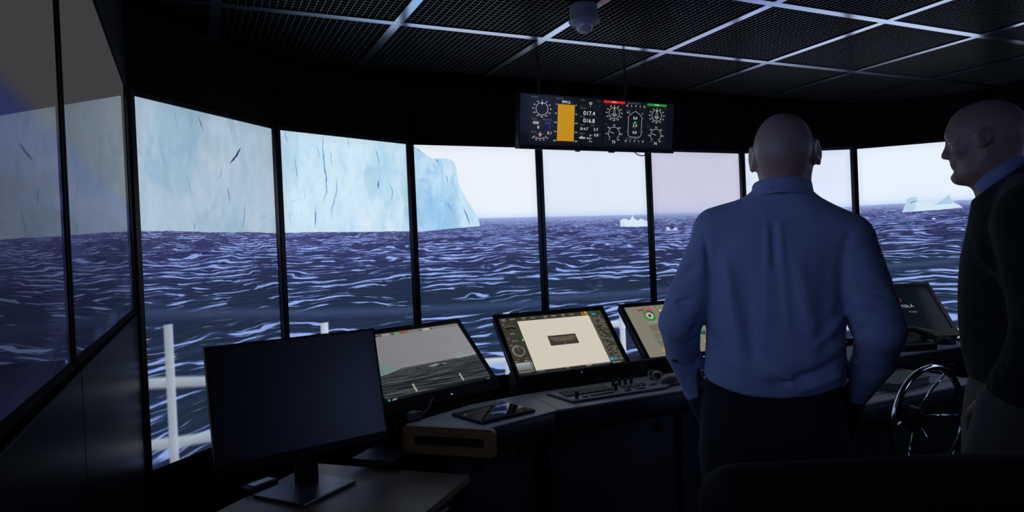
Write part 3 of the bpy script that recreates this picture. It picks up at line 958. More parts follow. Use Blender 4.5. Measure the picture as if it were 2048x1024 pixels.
# roll and pitch scales
C.ring(187, 300, 92, 2.4, WHT, 140, 220)
for i, s in enumerate(('20', '10', '0', '10', '20')):
    a = math.radians(218 - 19 * i)
    C.seg((187 + 82 * math.sin(a), 300 - 82 * math.cos(a)), (187 + 92 * math.sin(a), 300 - 92 * math.cos(a)), 2.4, WHT)
    C.text(s, 187 + 108 * math.sin(a), 300 - 106 * math.cos(a), 12, WHT)
C.poly([(176, 368), (198, 368), (187, 386)], RED)
C.poly([(172, 346), (202, 346), (200, 360), (194, 366), (180, 366), (174, 360)], c255(150, 158, 158))
C.rect(182, 332, 192, 346, c255(150, 158, 158))
C.seg((148, 350), (226, 350), 2, GRY)
C.poly([(556, 364), (575, 360), (580, 350), (590, 350), (594, 360), (626, 362), (616, 378), (566, 378)], c255(160, 164, 170))
C.seg((668, 332), (668, 406), 2.2, WHT)
for i, s in enumerate(('10', '0', '10')):
    C.seg((660, 342 + 29 * i), (672, 342 + 29 * i), 2.4, WHT)
    C.text(s, 678, 342 + 29 * i, 11, WHT, 'l')
C.poly([(640, 362), (640, 380), (658, 371)], WHT)

IP = Matrix.Translation((1.244, 2.511, 1.912)) @ Matrix.Rotation(0.025, 4, 'Z') @ Matrix.Rotation(0.144, 4, 'X')
inst = thing('instrument_display', 'wide hanging instrument screen with white dials and an orange depth bar', 'display', (1.644, 2.51, 1.912))
IM = Matrix.Translation((-1.644, -2.51, -1.912)) @ IP @ Matrix.Diagonal((0.842, 0.842, 0.842, 1))
quad_uv('screen', 0.944, 0.245, screen_mat('conning_screen', C, 1.0, 0.12, 0.10), inst, 0.003, 0.019, -0.001, IM)
MB().box((0.475, 0.020, 0.1335), (0.95, 0.038, 0.267), bevel=0.003).build('housing', M_BEZEL, inst, mx=IM)
MB().box((0.475, 0.012, 0.009), (0.952, 0.056, 0.020), bevel=0.003).build('bottom_lip', M_PLASTIC, inst, mx=IM)
for xx in (0.20, 0.74):
    MB().box((xx, 0.052, 0.13), (0.08, 0.03, 0.16), bevel=0.003).box((xx, 0.100, 0.13), (0.05, 0.08, 0.03)).build('hanger', M_BLACK, inst, mx=IM)
    MB().cyl((0, 0, 0.09), (0, 0, 0.418), 0.0055, n=12).build('hanger_rod', M_BLACK, inst, mx=Matrix.Translation((1.244 + xx * 0.842 - 1.644, 0.118, 0)))
MB().tube([(0.72, 0.03, -0.002), (0.745, 0.03, -0.014), (0.77, 0.03, -0.019), (0.80, 0.03, -0.012), (0.825, 0.03, 0.0)], 0.0028).build('cable', M_PLASTIC, inst, True, mx=IM)
for xx, ww in ((0.35, 0.02), (0.56, 0.03)):
    MB().box((xx, 0.018, -0.003), (ww, 0.02, 0.008), bevel=0.002).build('button_strip', M_PLASTIC, inst, mx=IM)

# ---------------------------------------------------------------- consoles
DZ = 0.880                                               # height of the desk surface
cc = thing('console', 'long bridge console with grey desk, slate doors and black latches under the monitors', 'console', (2.5, 2.45, 0))
CO = Matrix.Translation((-2.5, -2.45, 0))
MB().prism([(1.256, 2.284), (3.86, 2.262), (3.86, 2.640), (1.292, 2.612)], DZ - 0.008, DZ).build('worktop', M_LAMINATE, cc, mx=CO)
MB().prism([(1.256, 2.290), (3.86, 2.268), (3.86, 2.640), (1.292, 2.612)], DZ - 0.092, DZ - 0.0085, bevel=0.018).build('apron', M_APRON, cc, True, mx=CO)
MB().box((2.56, 2.59, 0.40), (2.58, 0.40, 0.72)).box((2.56, 2.62, 0.02), (2.54, 0.40, 0.04)).build('carcass', M_CAB, cc, mx=CO)
MB().box((2.24, 2.725, 0.78), (1.92, 0.13, 0.34), bevel=0.01).build('monitor_riser', M_PLASTIC, cc, mx=CO)


def latch(parent, mx):
    MB().lathe([(0, 0), (0.021, 0), (0.021, 0.006), (0.012, 0.010), (0, 0.010)], 16, Matrix.Rotation(PI / 2, 4, 'X')).box((0, -0.013, 0), (0.036, 0.010, 0.012), bevel=0.004).box((0.012, -0.012, -0.010), (0.014, 0.008, 0.022), bevel=0.003).build('latch', M_PLASTIC, parent, mx=mx)


for i in range(4):
    x0 = 1.250 + 0.652 * i
    d_ = MB().box((x0 + 0.307, 2.378, 0.43), (0.612, 0.022, 0.660), bevel=0.004).build('door', M_DOOR, cc, mx=CO)
    for xx in (0.088, 0.526):
        latch(d_, CO @ Matrix.Translation((x0 + xx, 2.366, 0.722)))

lw = thing('wing_console', 'angled wing end of the bridge console with an oak slotted end piece', 'console', (0.98, 2.40, 0))
LO = Matrix.Translation((-0.98, -2.40, 0))
lpoly = [(1.252, 2.284), (1.288, 2.612), (1.02, 2.575), (0.690, 2.420), (0.920, 2.190)]
MB().prism(lpoly, DZ - 0.008, DZ).build('worktop', M_LAMINATE, lw, mx=LO)
MB().prism([(1.252, 2.290), (1.288, 2.612), (1.02, 2.575), (0.694, 2.424), (0.924, 2.198)], DZ - 0.092, DZ - 0.0085, bevel=0.016).build('apron', M_APRON, lw, True, mx=LO)
# oak end piece with a long slot
ex = Vector((0.920 - 0.690, 2.190 - 2.420, 0))
el = ex.length
ang = math.atan2(ex.y, ex.x)


def slot_plate(w, h, sx0, sx1, sz0, sz1, r, depth):
    b = bmesh.new()

    def rr(x0, x1, z0, z1, rad, n=5):
        pts = []
        for cx_, cz_, a0 in ((x1 - rad, z0 + rad, -90), (x1 - rad, z1 - rad, 0), (x0 + rad, z1 - rad, 90), (x0 + rad, z0 + rad, 180)):
            for i in range(n + 1):
                a = math.radians(a0 + 90 * i / n)
                pts.append((cx_ + rad * math.cos(a), cz_ + rad * math.sin(a)))
        return pts
    o_, i_ = rr(0, w, 0, h, r), rr(sx0, sx1, sz0, sz1, (sz1 - sz0) * 0.42)
    n = len(o_)
    fo = [b.verts.new((x, 0, z)) for x, z in o_]
    fi = [b.verts.new((x, 0, z)) for x, z in i_]
    bo = [b.verts.new((x, depth, z)) for x, z in o_]
    bi = [b.verts.new((x, depth, z)) for x, z in i_]
    for k in range(n):
        k2 = (k + 1) % n
        b.faces.new((fo[k], fo[k2], fi[k2], fi[k]))
        b.faces.new((bo[k2], bo[k], bi[k], bi[k2]))
        b.faces.new((fo[k2], fo[k], bo[k], bo[k2]))
        b.faces.new((fi[k], fi[k2], bi[k2], bi[k]))
    bmesh.ops.recalc_face_normals(b, faces=b.faces[:])
    return b


wb = MB()
wb._merge(slot_plate(el + 0.03, 0.098, 0.045, el - 0.01, 0.028, 0.064, 0.018, 0.022), Matrix.Translation((0.675, 2.405, DZ - 0.097)) @ Matrix.Rotation(ang, 4, 'Z'))
wb.build('end_piece', M_WOOD, lw, mx=LO)
MB().prism([(0.700, 2.428), (0.62, 2.352), (0.50, 2.47), (0.60, 2.57), (0.90, 2.56)], DZ - 0.125, DZ - 0.105).build('lower_shelf', M_APRON, lw, mx=LO)
MB().box((0.198, 0.152, 0.39), (0.392, 0.256, 0.74)).build('carcass', M_CAB, lw, mx=LO @ Matrix.Translation((0.836, 2.284, 0)) @ Matrix.Rotation(0.305, 4, 'Z'))
dm = LO @ Matrix.Translation((0.836, 2.284, 0)) @ Matrix.Rotation(0.305, 4, 'Z')
d_ = MB().box((0.192, 0.011, 0.43), (0.384, 0.022, 0.664), bevel=0.004).build('door', M_DOOR, lw, mx=dm)
for xx in (0.097, 0.312):
    latch(d_, dm @ Matrix.Translation((xx, 0, 0.716)))
MB().box((0.30, 0.075, 0.78), (0.60, 0.11, 0.32), bevel=0.01).build('monitor_riser', M_PLASTIC, lw, mx=LO @ Matrix.Translation((0.645, 2.505, 0)) @ Matrix.Rotation(0.352, 4, 'Z'))

st = thing('steering_console', 'low grey-topped steering console standing before the main desk', 'console', (2.72, 2.06, 0))
SO = Matrix.Translation((-2.72, -2.06, 0))
MB().prism([(2.22, 1.868), (3.20, 1.858), (3.20, 2.262), (2.22, 2.266)], 0.808, 0.820, bevel=0.003).build('worktop', M_LAMINATE, st, mx=SO)
MB().prism([(2.22, 1.872), (3.20, 1.862), (3.20, 2.258), (2.22, 2.260)], 0.735, 0.8075, bevel=0.016).build('apron', M_APRON, st, True, mx=SO)
MB().box((2.71, 2.08, 0.365), (0.94, 0.34, 0.73)).build('body', M_CAB, st, mx=SO)
MB().box((2.71, 1.950, 0.8206), (0.98, 0.006, 0.0012)).build('inlay_strip', M_BLACK, st, mx=SO)

# chrome steering wheel
wh = thing('ship_helm', 'chrome ship steering wheel with thin spokes, before the green book', 'helm', (2.635, 1.75, 0.745))
WM = Matrix.Rotation(0.06, 4, 'X')
R0 = 0.215
rb = MB().tube([(R0 * math.cos(2 * PI * k / 64), 0, R0 * math.sin(2 * PI * k / 64)) for k in range(64)], 0.0125, 12, True)
rb.build('rim', M_CHROME, wh, 'all', mx=WM)
for a in (30, 92, 150, 212, 271):
    s, c_ = math.sin(math.radians(a)), math.cos(math.radians(a))
    MB().tube([(0.03 * s, 0.055, 0.03 * c_), (0.12 * s, 0.035, 0.12 * c_), (R0 * s, 0, R0 * c_)], 0.0052, 8).build('spoke', M_CHROME, wh, 'all', mx=WM)
MB().cyl((0, 0.035, 0), (0, 0.075, 0), 0.042, 0.046, 24).cyl((0, 0.025, 0), (0, 0.036, 0), 0.026, 0.030, 24).build('hub', M_PLASTIC, wh, True, mx=WM)
MB().cyl((0, 0.075, 0), (0, 0.119, 0), 0.022, 0.03, 20).build('shaft', M_PLASTIC, wh, True, mx=WM)

# ---------------------------------------------------------------- console monitors
MW, MH = 0.550, 0.315


def camera_view_canvas():
    W, H = 1100, 630
    C = Canvas(W, H, c255(128, 126, 130))
    Y, X = np.mgrid[0:H, 0:W] / np.array([H, W]).reshape(2, 1, 1)
    C.a *= (1.0 + 0.10 * (X - 0.4) + 0.05 * (fbm(X * 3, Y * 5, 3) - 0.5))[..., None]
    hz = 0.565
    t = np.maximum(Y - hz, 0.003)
    d = 0.6 / t
    n = fbm((X + 3) * d * 3.2, d * 7, 4, 0.55)
    sea = mix(np.array(c255(33, 38, 42)) + 0 * t[..., None], np.array(c255(98, 103, 108)), sstep(0.42, 0.78, n))
    sea = mix(sea, np.array(c255(104, 108, 114)), np.exp(-(Y - hz) / 0.02) * 0.6)
    sea *= (1 - 0.22 * sstep(0.65, 1.0, Y))[..., None]
    C.a[:] = np.where((Y > hz)[..., None], sea, C.a)
    p = lambda pts: [(a * W, b * H) for a, b in pts]
    C.poly(p([(0, 0.330), (0.06, 0.335), (0.115, 0.35), (0.150, 0.43), (0.195, 0.51), (0.255, 0.572), (0.15, 0.61), (0, 0.64)]), c255(112, 128, 124))
    C.poly(p([(0, 0.42), (0.08, 0.45), (0.12, 0.60), (0, 0.63)]), c255(98, 116, 114), 0.6)
    C.poly(p([(0.775, 0.565), (0.78, 0.52), (0.83, 0.51), (0.86, 0.495), (0.90, 0.54), (0.95, 0.53), (1, 0.52), (1, 0.568), (0.82, 0.578)]), c255(132, 145, 143))
    C.poly(p([(0.50, 0.618), (0.52, 0.605), (0.58, 0.600), (0.60, 0.615), (0.55, 0.625)]), c255(150, 155, 152))
    C.poly(p([(0.63, 0.618), (0.65, 0.612), (0.68, 0.618), (0.65, 0.625)]), c255(140, 146, 146))
    for x, y in ((0.275, 0.82), (0.722, 0.81)):
        C.poly(p([(x, y), (x + 0.017, y - 0.004), (x + 0.018, y + 0.115), (x + 0.001, y + 0.12)]), c255(158, 154, 140))
    C.rect(0, 0, W, 0.045 * H, c255(120, 118, 112))
    for x0, x1, col in ((0.02, 0.05, (86, 84, 78)), (0.06, 0.13, (160, 156, 146)), (0.14, 0.17, (96, 92, 86)), (0.19, 0.21, (40, 42, 44)), (0.22, 0.25, (70, 70, 66)), (0.26, 0.32, (150, 146, 138)), (0.335, 0.365, (72, 72, 64)), (0.365, 0.405, (60, 170, 72)),
                        (0.415, 0.44, (150, 64, 42)), (0.445, 0.47, (160, 66, 44)), (0.475, 0.50, (150, 70, 50)), (0.60, 0.625, (90, 88, 84)), (0.64, 0.70, (176, 174, 166)), (0.71, 0.735, (90, 88, 84))):
        C.rect(x0 * W, 6, x1 * W, 24, c255(*col))
    C.rect(0, 0.955 * H, W, H, c255(20, 24, 28))
    C.disc(0.035 * W, 0.977 * H, 11, c255(40, 150, 145))
    for i in range(3):
        C.seg((0.06 * W + 12 * i, 0.985 * H), (0.075 * W + 14 * i, 0.968 * H), 6, c255(150, 158, 160))
    C.text('12:20', 0.965 * W, 0.978 * H, 11, c255(190, 190, 190))
    return C


def chart_canvas():
    W, H = 1320, 756
    D = c255(56, 53, 47)
    C = Canvas(W, H, D)
    C.rect(0.165 * W, 0.078 * H, 0.862 * W, 0.965 * H, c255(207, 200, 184))
    Y, X = np.mgrid[0:H, 0:W] / np.array([H, W]).reshape(2, 1, 1)
    L, T = c255(184, 178, 164), c255(222, 218, 206)
    for i in range(6):
        x = (0.235 + 0.112 * i) * W
        C.seg((x, 0.08 * H), (x, 0.962 * H), 1.6, L, 0.6)
    for y in (0.42, 0.74):
        C.seg((0.17 * W, y * H), (0.86 * W, y * H), 1.6, L, 0.8)
    C.line([(0.52 * W, 0.08 * H), (0.545 * W, 0.40 * H), (0.60 * W, 0.08 * H)], 1.6, L)
    C.seg((0.30 * W, 0.37 * H), (0.312 * W, 0.385 * H), 4, L)
    C.seg((0.166 * W, 0.44 * H), (0.166 * W, 0.80 * H), 2.4, c255(92, 86, 78))
    # message box
    C.rect(0.384 * W, 0.395 * H, 0.652 * W, 0.575 * H, c255(60, 55, 50))
    for i, (a, b) in enumerate(((0.40, 0.64), (0.395, 0.645), (0.42, 0.63), (0.44, 0.60))):
        y = (0.435 + 0.022 * i) * H
        x = a * W
        k = 0
        while x < b * W:
            w_ = (9, 16, 12, 20, 7)[k % 5]
            C.seg((x, y), (min(x + w_, b * W), y), 5, c255(168, 152, 122), 0.85)
            x += w_ + 8
            k += 1
    C.text('OK', 0.52 * W, 0.548 * H, 10, c255(190, 180, 160))
    # head bar
    for a, b, x in (('HDG', '017.3°', 0.035), ('STW', '2.4 kn', 0.225), ('COG', '014.5°', 0.43), ('SOG', '2.4 kn', 0.605)):
        C.text(a, x * W + 14, 0.026 * H, 15, T)
        C.text('GYRO 1', x * W + 14, 0.056 * H, 8, T)
        C.text(b, (x + 0.095) * W, 0.032 * H, 17, T)
    C.rect(0.798 * W, 4, 0.824 * W, 0.066 * H, c255(206, 92, 44))
    C.ring(0.811 * W, 0.035 * H, 9, 4, c255(90, 40, 20))
    C.rect(0.832 * W, 4, 0.855 * W, 0.066 * H, c255(220, 190, 40))
    C.rect(0.839 * W, 14, 0.848 * W, 0.06 * H, c255(80, 66, 20))
    # left column
    cx = 0.082 * W
    C.text('HDG', 0.02 * W, 0.115 * H, 9, T, 'l')
    C.ring(cx, 0.36 * H, 165, 22, c255(24, 22, 22), -24, 24)
    C.ring(cx, 0.36 * H, 128, 22, c255(24, 22, 22), -24, 24)
    for i in range(9):
        a = math.radians(-22 + 5.5 * i)
        C.seg((cx + 155 * math.sin(a), 0.36 * H - 155 * math.cos(a)), (cx + 172 * math.sin(a), 0.36 * H - 172 * math.cos(a)), 2.4, T)
    C.seg((cx, 0.36 * H - 118), (cx, 0.36 * H - 146), 3, c255(200, 40, 40))
    C.text('017.3°', cx, 0.295 * H, 15, T)
    C.text('ROT', 0.02 * W, 0.375 * H, 9, T, 'l')
    C.text('10.0 °/min', cx - 2, 0.425 * H, 12, T)
    C.poly([(0.146 * W, 0.395 * H), (0.164 * W, 0.42 * H), (0.146 * W, 0.45 * H)], c255(60, 210, 80))
    C.text('WIND', 0.018 * W, 0.495 * H, 9, T, 'l')
    C.ring(cx, 0.605 * H, 74, 2.4, T, 170, 360)
    for i in range(24):
        a = math.radians(15 * i)
        C.seg((cx + 56 * math.sin(a), 0.605 * H - 56 * math.cos(a)), (cx + 72 * math.sin(a), 0.605 * H - 72 * math.cos(a)), 3, T)
    C.seg((cx, 0.605 * H), (cx - 4, 0.605 * H - 70), 4, c255(70, 170, 80))
    C.text('0.0', 0.05 * W, 0.745 * H, 9, T)
    C.text('4.2 m/s', 0.125 * W, 0.745 * H, 9, T)
    C.text('DEPTH', 0.012 * W, 0.785 * H, 9, T, 'l')
    C.text('999.0 m', 0.12 * W, 0.787 * H, 13, T)
    for i in range(60):
        g = 178 - 1.1 * i
        C.rect(0.012 * W, 0.81 * H + 1.6 * i, 0.152 * W, 0.81 * H + 1.6 * i + 1.8, c255(g - 12, g - 4, g))
    C.rect(0.136 * W, 0.815 * H, 0.142 * W, 0.93 * H, c255(60, 62, 62))
    C.rect(0.012 * W, 0.955 * H, 0.150 * W, 0.966 * H, c255(150, 146, 136))
    for i in range(5):
        C.seg((0.012 * W + 30 * i, 0.985 * H), (0.012 * W + 30 * i + 18, 0.985 * H), 6, c255(150, 146, 136), 0.8)
    # right column: rows of small print
    rnd = random.Random(5)
    C.rect(0.872 * W, 0.008 * H, 0.925 * W, 0.034 * H, c255(48, 92, 98))
    C.rect(0.896 * W, 0.045 * H, 0.938 * W, 0.085 * H, c255(44, 140, 124))
    C.rect(0.87 * W, 0.885 * H, 0.945 * W, 0.945 * H, c255(52, 112, 122))
    C.ring(0.885 * W, 0.915 * H, 12, 4, c255(140, 220, 220))
    y = 0.10
    while y < 0.87:
        C.seg((0.870 * W, y * H), (0.880 * W, y * H), 9, T, 0.45)
        x = 0.892
        while x < 0.985:
            w_ = rnd.choice((0.008, 0.014, 0.02, 0.028))
            if rnd.random() < 0.62:
                C.seg((x * W, y * H), (min(0.99, x + w_) * W, y * H), 6.5, T, 0.55)
            x += w_ + 0.008
        y += 0.0315
    for y in (0.27, 0.52, 0.70, 0.87):
        C.seg((0.866 * W, y * H), (0.998 * W, y * H), 1.5, c255(110, 106, 98))
    for y in (0.905, 0.930):
        for x in (0.952, 0.97, 0.985):
            C.seg((x * W, y * H), ((x + 0.008) * W, y * H), 6, T, 0.6)
    for x0, x1, col in ((0.17, 0.24, (74, 110, 112)), (0.29, 0.42, (64, 60, 54)), (0.44, 0.46, (170, 166, 156)), (0.62, 0.68, (170, 166, 156)), (0.70, 0.85, (74, 110, 112)), (0.88, 0.96, (160, 156, 146))):
        C.rect(x0 * W, 0.974 * H, x1 * W, 0.992 * H, c255(*col))
    return C


def engine_canvas():
    W, H = 1100, 630
    C = Canvas(W, H, c255(126, 123, 109))
    T, K = c255(196, 192, 178), c255(96, 93, 82)
    for i, x in enumerate((0.17, 0.30, 0.43, 0.56, 0.69, 0.82)):
        C.rect((x - 0.04) * W, 0.022 * H, (x + 0.05) * W, 0.05 * H, c255(110, 108, 96))
        C.text(('PORT', 'STBD', 'BOW', 'STERN', 'PUMP', 'LOG')[i], x * W, 0.036 * H, 12, T)
    C.rect(0.135 * W, 0.06 * H, 0.20 * W, 0.085 * H, c255(150, 30, 22))
    C.rect(0.215 * W, 0.06 * H, 0.30 * W, 0.09 * H, c255(206, 70, 46))
    cx, cy = 0.232 * W, 0.20 * H
    C.disc(cx, cy, 70, c255(44, 62, 48))
    for i in range(12):
        C.ring(cx, cy, 60, 17, c255(40, 170, 66) if i not in (0, 1) else c255(62, 74, 120), 30 * i + 4, 30 * i + 25)
    C.disc(cx, cy, 46, c255(172, 168, 154))
    C.poly([(cx - 14, cy - 16), (cx + 14, cy - 16), (cx + 14, cy + 16), (cx - 14, cy + 16)], c255(40, 44, 36))
    C.rect(0.36 * W, 0.10 * H, 0.40 * W, 0.125 * H, T)
    C.rect(0.345 * W, 0.155 * H, 0.362 * W, 0.19 * H, c255(130, 26, 22))
    C.rect(0.375 * W, 0.16 * H, 0.40 * W, 0.18 * H, T)
    C.text('ENGINE ROOM', 0.24 * W, 0.325 * H, 12, T)
    C.seg((0.16 * W, 0.355 * H), (0.95 * W, 0.355 * H), 1.6, T, 0.6)
    rnd = random.Random(9)
    for j, (y0, y1) in enumerate(((0.38, 0.52), (0.55, 0.66), (0.69, 0.80))):
        C.rect(0.165 * W, y0 * H, 0.34 * W, y1 * H, c255(112, 109, 97))
        for i in range(int((y1 - y0) / 0.02)):
            C.seg((0.175 * W, (y0 + 0.012 + 0.02 * i) * H), ((0.22 + 0.11 * rnd.random()) * W, (y0 + 0.012 + 0.02 * i) * H), 3.5, K, 0.8)
    C.rect(0.17 * W, 0.855 * H, 0.215 * W, 0.91 * H, c255(176, 146, 40))
    C.rect(0.222 * W, 0.855 * H, 0.27 * W, 0.91 * H, c255(214, 206, 184))
    for x in (0.44, 0.56, 0.68):
        C.text('RPM', x * W, 0.40 * H, 12, T)
        C.rect((x - 0.04) * W, 0.43 * H, (x + 0.04) * W, 0.47 * H, c255(166, 162, 148))
        C.poly([((x - 0.05) * W, 0.56 * H), ((x + 0.05) * W, 0.60 * H), ((x + 0.03) * W, 0.68 * H), ((x - 0.03) * W, 0.64 * H)], c255(26, 52, 50))
        C.poly([((x - 0.02) * W, 0.58 * H), ((x + 0.04) * W, 0.605 * H), ((x + 0.02) * W, 0.65 * H)], c255(34, 118, 96))
        C.rect((x - 0.03) * W, 0.78 * H, (x + 0.03) * W, 0.83 * H, c255(176, 146, 40))
    return C


def radar_canvas():
    C = Canvas(550, 315, c255(10, 14, 22))
    C.ring(275, 157, 140, 2, c255(30, 60, 62))
    C.ring(275, 157, 70, 1.5, c255(26, 50, 54))
    C.seg((275, 157), (300, 24), 1.5, c255(50, 100, 90))
    return C


def logo_canvas():
    W, H = 1320, 756
    C = Canvas(W, H, c255(9, 17, 25))
    C.text('WÄRTSILÄ', 0.735 * W, 0.455 * H, 46, c255(168, 174, 182), 'r', stretch=1.1)
    C.ring(0.600 * W, 0.30 * H, 46, 11, c255(120, 52, 46), 60, 215)
    C.text('Voyage', 0.735 * W, 0.585 * H, 26, c255(128, 138, 142), 'r')
    return C


def console_monitor(label, P, yaw, canvas, name, tilt=0.756, led=True, strength=1.0, gloss=0.35, stand='riser'):
    t = thing('console_monitor', label, 'monitor', (P[0], P[1], P[2]), yaw, 'tilted monitors on the bridge console')
    T = Matrix.Rotation(-tilt, 4, 'X')
    quad_uv('screen', MW, MH, screen_mat(name, canvas, strength, gloss, 0.12), t, 0, 0, 0, T)
    MB().frame(0, MW, 0, MH, 0.022, -0.006, 0.004, 0.052).build('bezel', M_BEZEL, t, mx=T)
    MB().box((MW / 2, 0.019, MH / 2 - 0.015), (MW + 0.036, 0.032, MH + 0.066), bevel=0.006).build('housing', M_PLASTIC, t, mx=T)
    if led:
        MB().lathe([(0, 0), (0.0028, 0), (0.0016, 0.0022), (0, 0.0026)], 10, T @ Matrix.Translation((0.30, -0.006, -0.030)) @ Matrix.Rotation(PI / 2, 4, 'X')).build('power_light', M_LED, t)
    if stand == 'arm':
        MB().box((MW / 2, 0.13, 0.00), (0.07, 0.05, 0.16), bevel=0.006).box((MW / 2, 0.10, -0.0585), (0.24, 0.16, 0.012), bevel=0.004).build('stand', M_PLASTIC, t)
    return t


console_monitor('tilted monitor with a grey camera view of ice and sea, on the angled wing', (0.645, 2.508, 0.947), 0.352, camera_view_canvas(), 'camera_view')
console_monitor('tilted monitor with a cream sea chart and a dark message box', (1.288, 2.700, 0.948), -0.044, chart_canvas(), 'sea_chart')
console_monitor('tilted monitor with an olive page and green dial, half behind the blue sleeve', (1.980, 2.680, 0.948), -0.044, engine_canvas(), 'engine_page')
console_monitor('dark tilted monitor almost hidden behind the blue-shirted man', (2.672, 2.655, 0.948), -0.044, radar_canvas(), 'dark_page', led=False)
console_monitor('dark blank monitor with a small white and red logo, between the two men', (3.385, 2.640, 0.945), -0.40, logo_canvas(), 'logo_page', led=False, stand='arm')

# ---------------------------------------------------------------- things on the consoles
kb = thing('control_keyboard', 'grey control keyboard with small keys, black knobs and trackball before the chart monitor', 'keyboard', (1.62, 2.44, DZ))
KO = Matrix.Translation((-1.62, -2.44, 0))
M_KEYB = mat('keyboard_grey', (0.16, 0.17, 0.20), 0.5, noise=0.1, nscale=80)
M_KEY = mat('dark_key', (0.045, 0.045, 0.055), 0.5, noise=0.2)
M_KEYR = mat('red_key', (0.16, 0.05, 0.05), 0.5, noise=0.2)
MB().prism([(1.355, 2.345), (1.80, 2.338), (1.93, 2.42), (1.985, 2.50), (1.96, 2.56), (1.345, 2.535)], 0.0, 0.010, bevel=0.003).build('body', M_KEYB, kb, mx=KO)
MB().prism([(1.350, 2.340), (1.803, 2.333), (1.935, 2.417), (1.99, 2.50), (1.965, 2.565), (1.34, 2.54)], 0.0003, 0.004).build('rubber_edge', M_BLACK, kb, mx=KO)
ks = MB()
for r in range(5):
    for c_ in range(13):
        ks.box((1.388 + 0.0178 * c_ - 0.003 * r, 2.505 - 0.0195 * r, 0.0125), (0.0135, 0.0145, 0.007), bevel=0.0015, seg=1)
kf = ks.build('key_field', M_KEY, kb, mx=KO)
kf['kind'] = 'stuff'
for x, y, w_ in ((1.43, 2.375, 0.024), (1.485, 2.378, 0.06), (1.545, 2.380, 0.05), (1.635, 2.372, 0.03), (1.70, 2.372, 0.04)):
    MB().box((x, y, 0.012), (w_, 0.014, 0.006), bevel=0.002).build('button', M_KEY, kb, mx=KO)
for i, (x, y) in enumerate(((1.660, 2.41), (1.690, 2.41), (1.660, 2.44), (1.690, 2.44), (1.72, 2.42), (1.75, 2.42), (1.735, 2.445), (1.765, 2.45), (1.775, 2.40), (1.80, 2.41))):
    MB().box((x, y, 0.0125), (0.018, 0.016, 0.006), bevel=0.002).build('square_key', M_KEYR if i % 3 == 1 else M_KEY, kb, mx=KO)
for x, y in ((1.394, 2.382), (1.602, 2.412), (1.640, 2.488), (1.672, 2.488), (1.703, 2.488), (1.734, 2.488)):
    MB().lathe([(0, 0.038), (0.0065, 0.038), (0.0075, 0.034), (0.0075, 0.012), (0.009, 0.010), (0.009, 0.009), (0, 0.009)], 14).build('knob', M_PLASTIC, kb, True, mx=KO @ Matrix.Translation((x, y, 0)))
tb = MB().lathe([(0, 0.046), (0.02, 0.040), (0.030, 0.024), (0.032, 0.012), (0, 0.012)], 24).build('trackball', mat('black_ball', (0.01, 0.01, 0.012), 0.12), kb, True, mx=KO @ Matrix.Translation((1.885, 2.505, 0)))
MB().tube([(0.036 * math.cos(2 * PI * k / 32), 0.036 * math.sin(2 * PI * k / 32) , 0.024 + 0.016 * math.sin(2 * PI * k / 32)) for k in range(32)], 0.0035, 8, True).build('ring', M_KEYB, tb, True, mx=KO @ Matrix.Translation((1.885, 2.505, 0)))
ps = MB().lathe([(0, 1.0), (0.35, 0.94), (0.66, 0.75), (0.88, 0.44), (1.0, 0.05), (1.0, 0), (0, 0)], 28)
ps.build('palm_rest', mat('palm_rest_grey', (0.07, 0.075, 0.09), 0.38, noise=0.1), kb, True, mx=KO @ Matrix.Translation((1.905, 2.425, 0.006)) @ Matrix.Rotation(0.25, 4, 'Z') @ Matrix.Diagonal((0.085, 0.05, 0.034, 1)))

tab = thing('tablet', 'black tablet lying on the angled wing desk, its glass mirroring the sea display', 'tablet', (1.02, 2.37, DZ), 0.23)
M_GLASS = mat('black_glass', (0.006, 0.006, 0.008), 0.03, spec=0.6, noise=0.05)
MB().box((0, 0, 0.006), (0.252, 0.196, 0.011), bevel=0.004, seg=3).build('case', M_PLASTIC, tab, True)
MB().box((0, 0, 0.0120), (0.236, 0.180, 0.0012), bevel=0.0004).build('glass', M_GLASS, tab)

ad = thing('power_adaptor', 'small grey adaptor block beside the wing monitor, with a looped cable', 'adaptor', (0.735, 2.462, DZ), 0.4)
MB().box((0, 0, 0.016), (0.045, 0.034, 0.032), bevel=0.005).build('block', mat('adaptor_grey', (0.10, 0.10, 0.11), 0.6, noise=0.1), ad)
MB().tube([(0.03 + 0.012 * math.cos(2 * PI * k / 20), 0.0, 0.015 + 0.012 * math.sin(2 * PI * k / 20)) for k in range(20)], 0.003, 8, True).build('cable_loop', mat('grey_cable', (0.12, 0.125, 0.14), 0.5), ad, True)
MB().tube([(0.045, 0, 0.014), (0.075, 0.006, 0.024), (0.095, 0.012, 0.040), (0.115, 0.02, 0.058)], 0.003, 8).build('cable', mat('grey_cable', (0.12, 0.125, 0.14), 0.5), ad, True)

mp = thing('mobile_phone', 'slim black mobile phone on the grey desk by the cuffed hand', 'phone', (2.12, 2.505, DZ), -0.55)
MB().box((0, 0, 0.005), (0.145, 0.070, 0.009), bevel=0.003).build('case', M_PLASTIC, mp)
MB().box((0, 0, 0.0098), (0.135, 0.062, 0.0008)).build('glass', M_GLASS, mp)

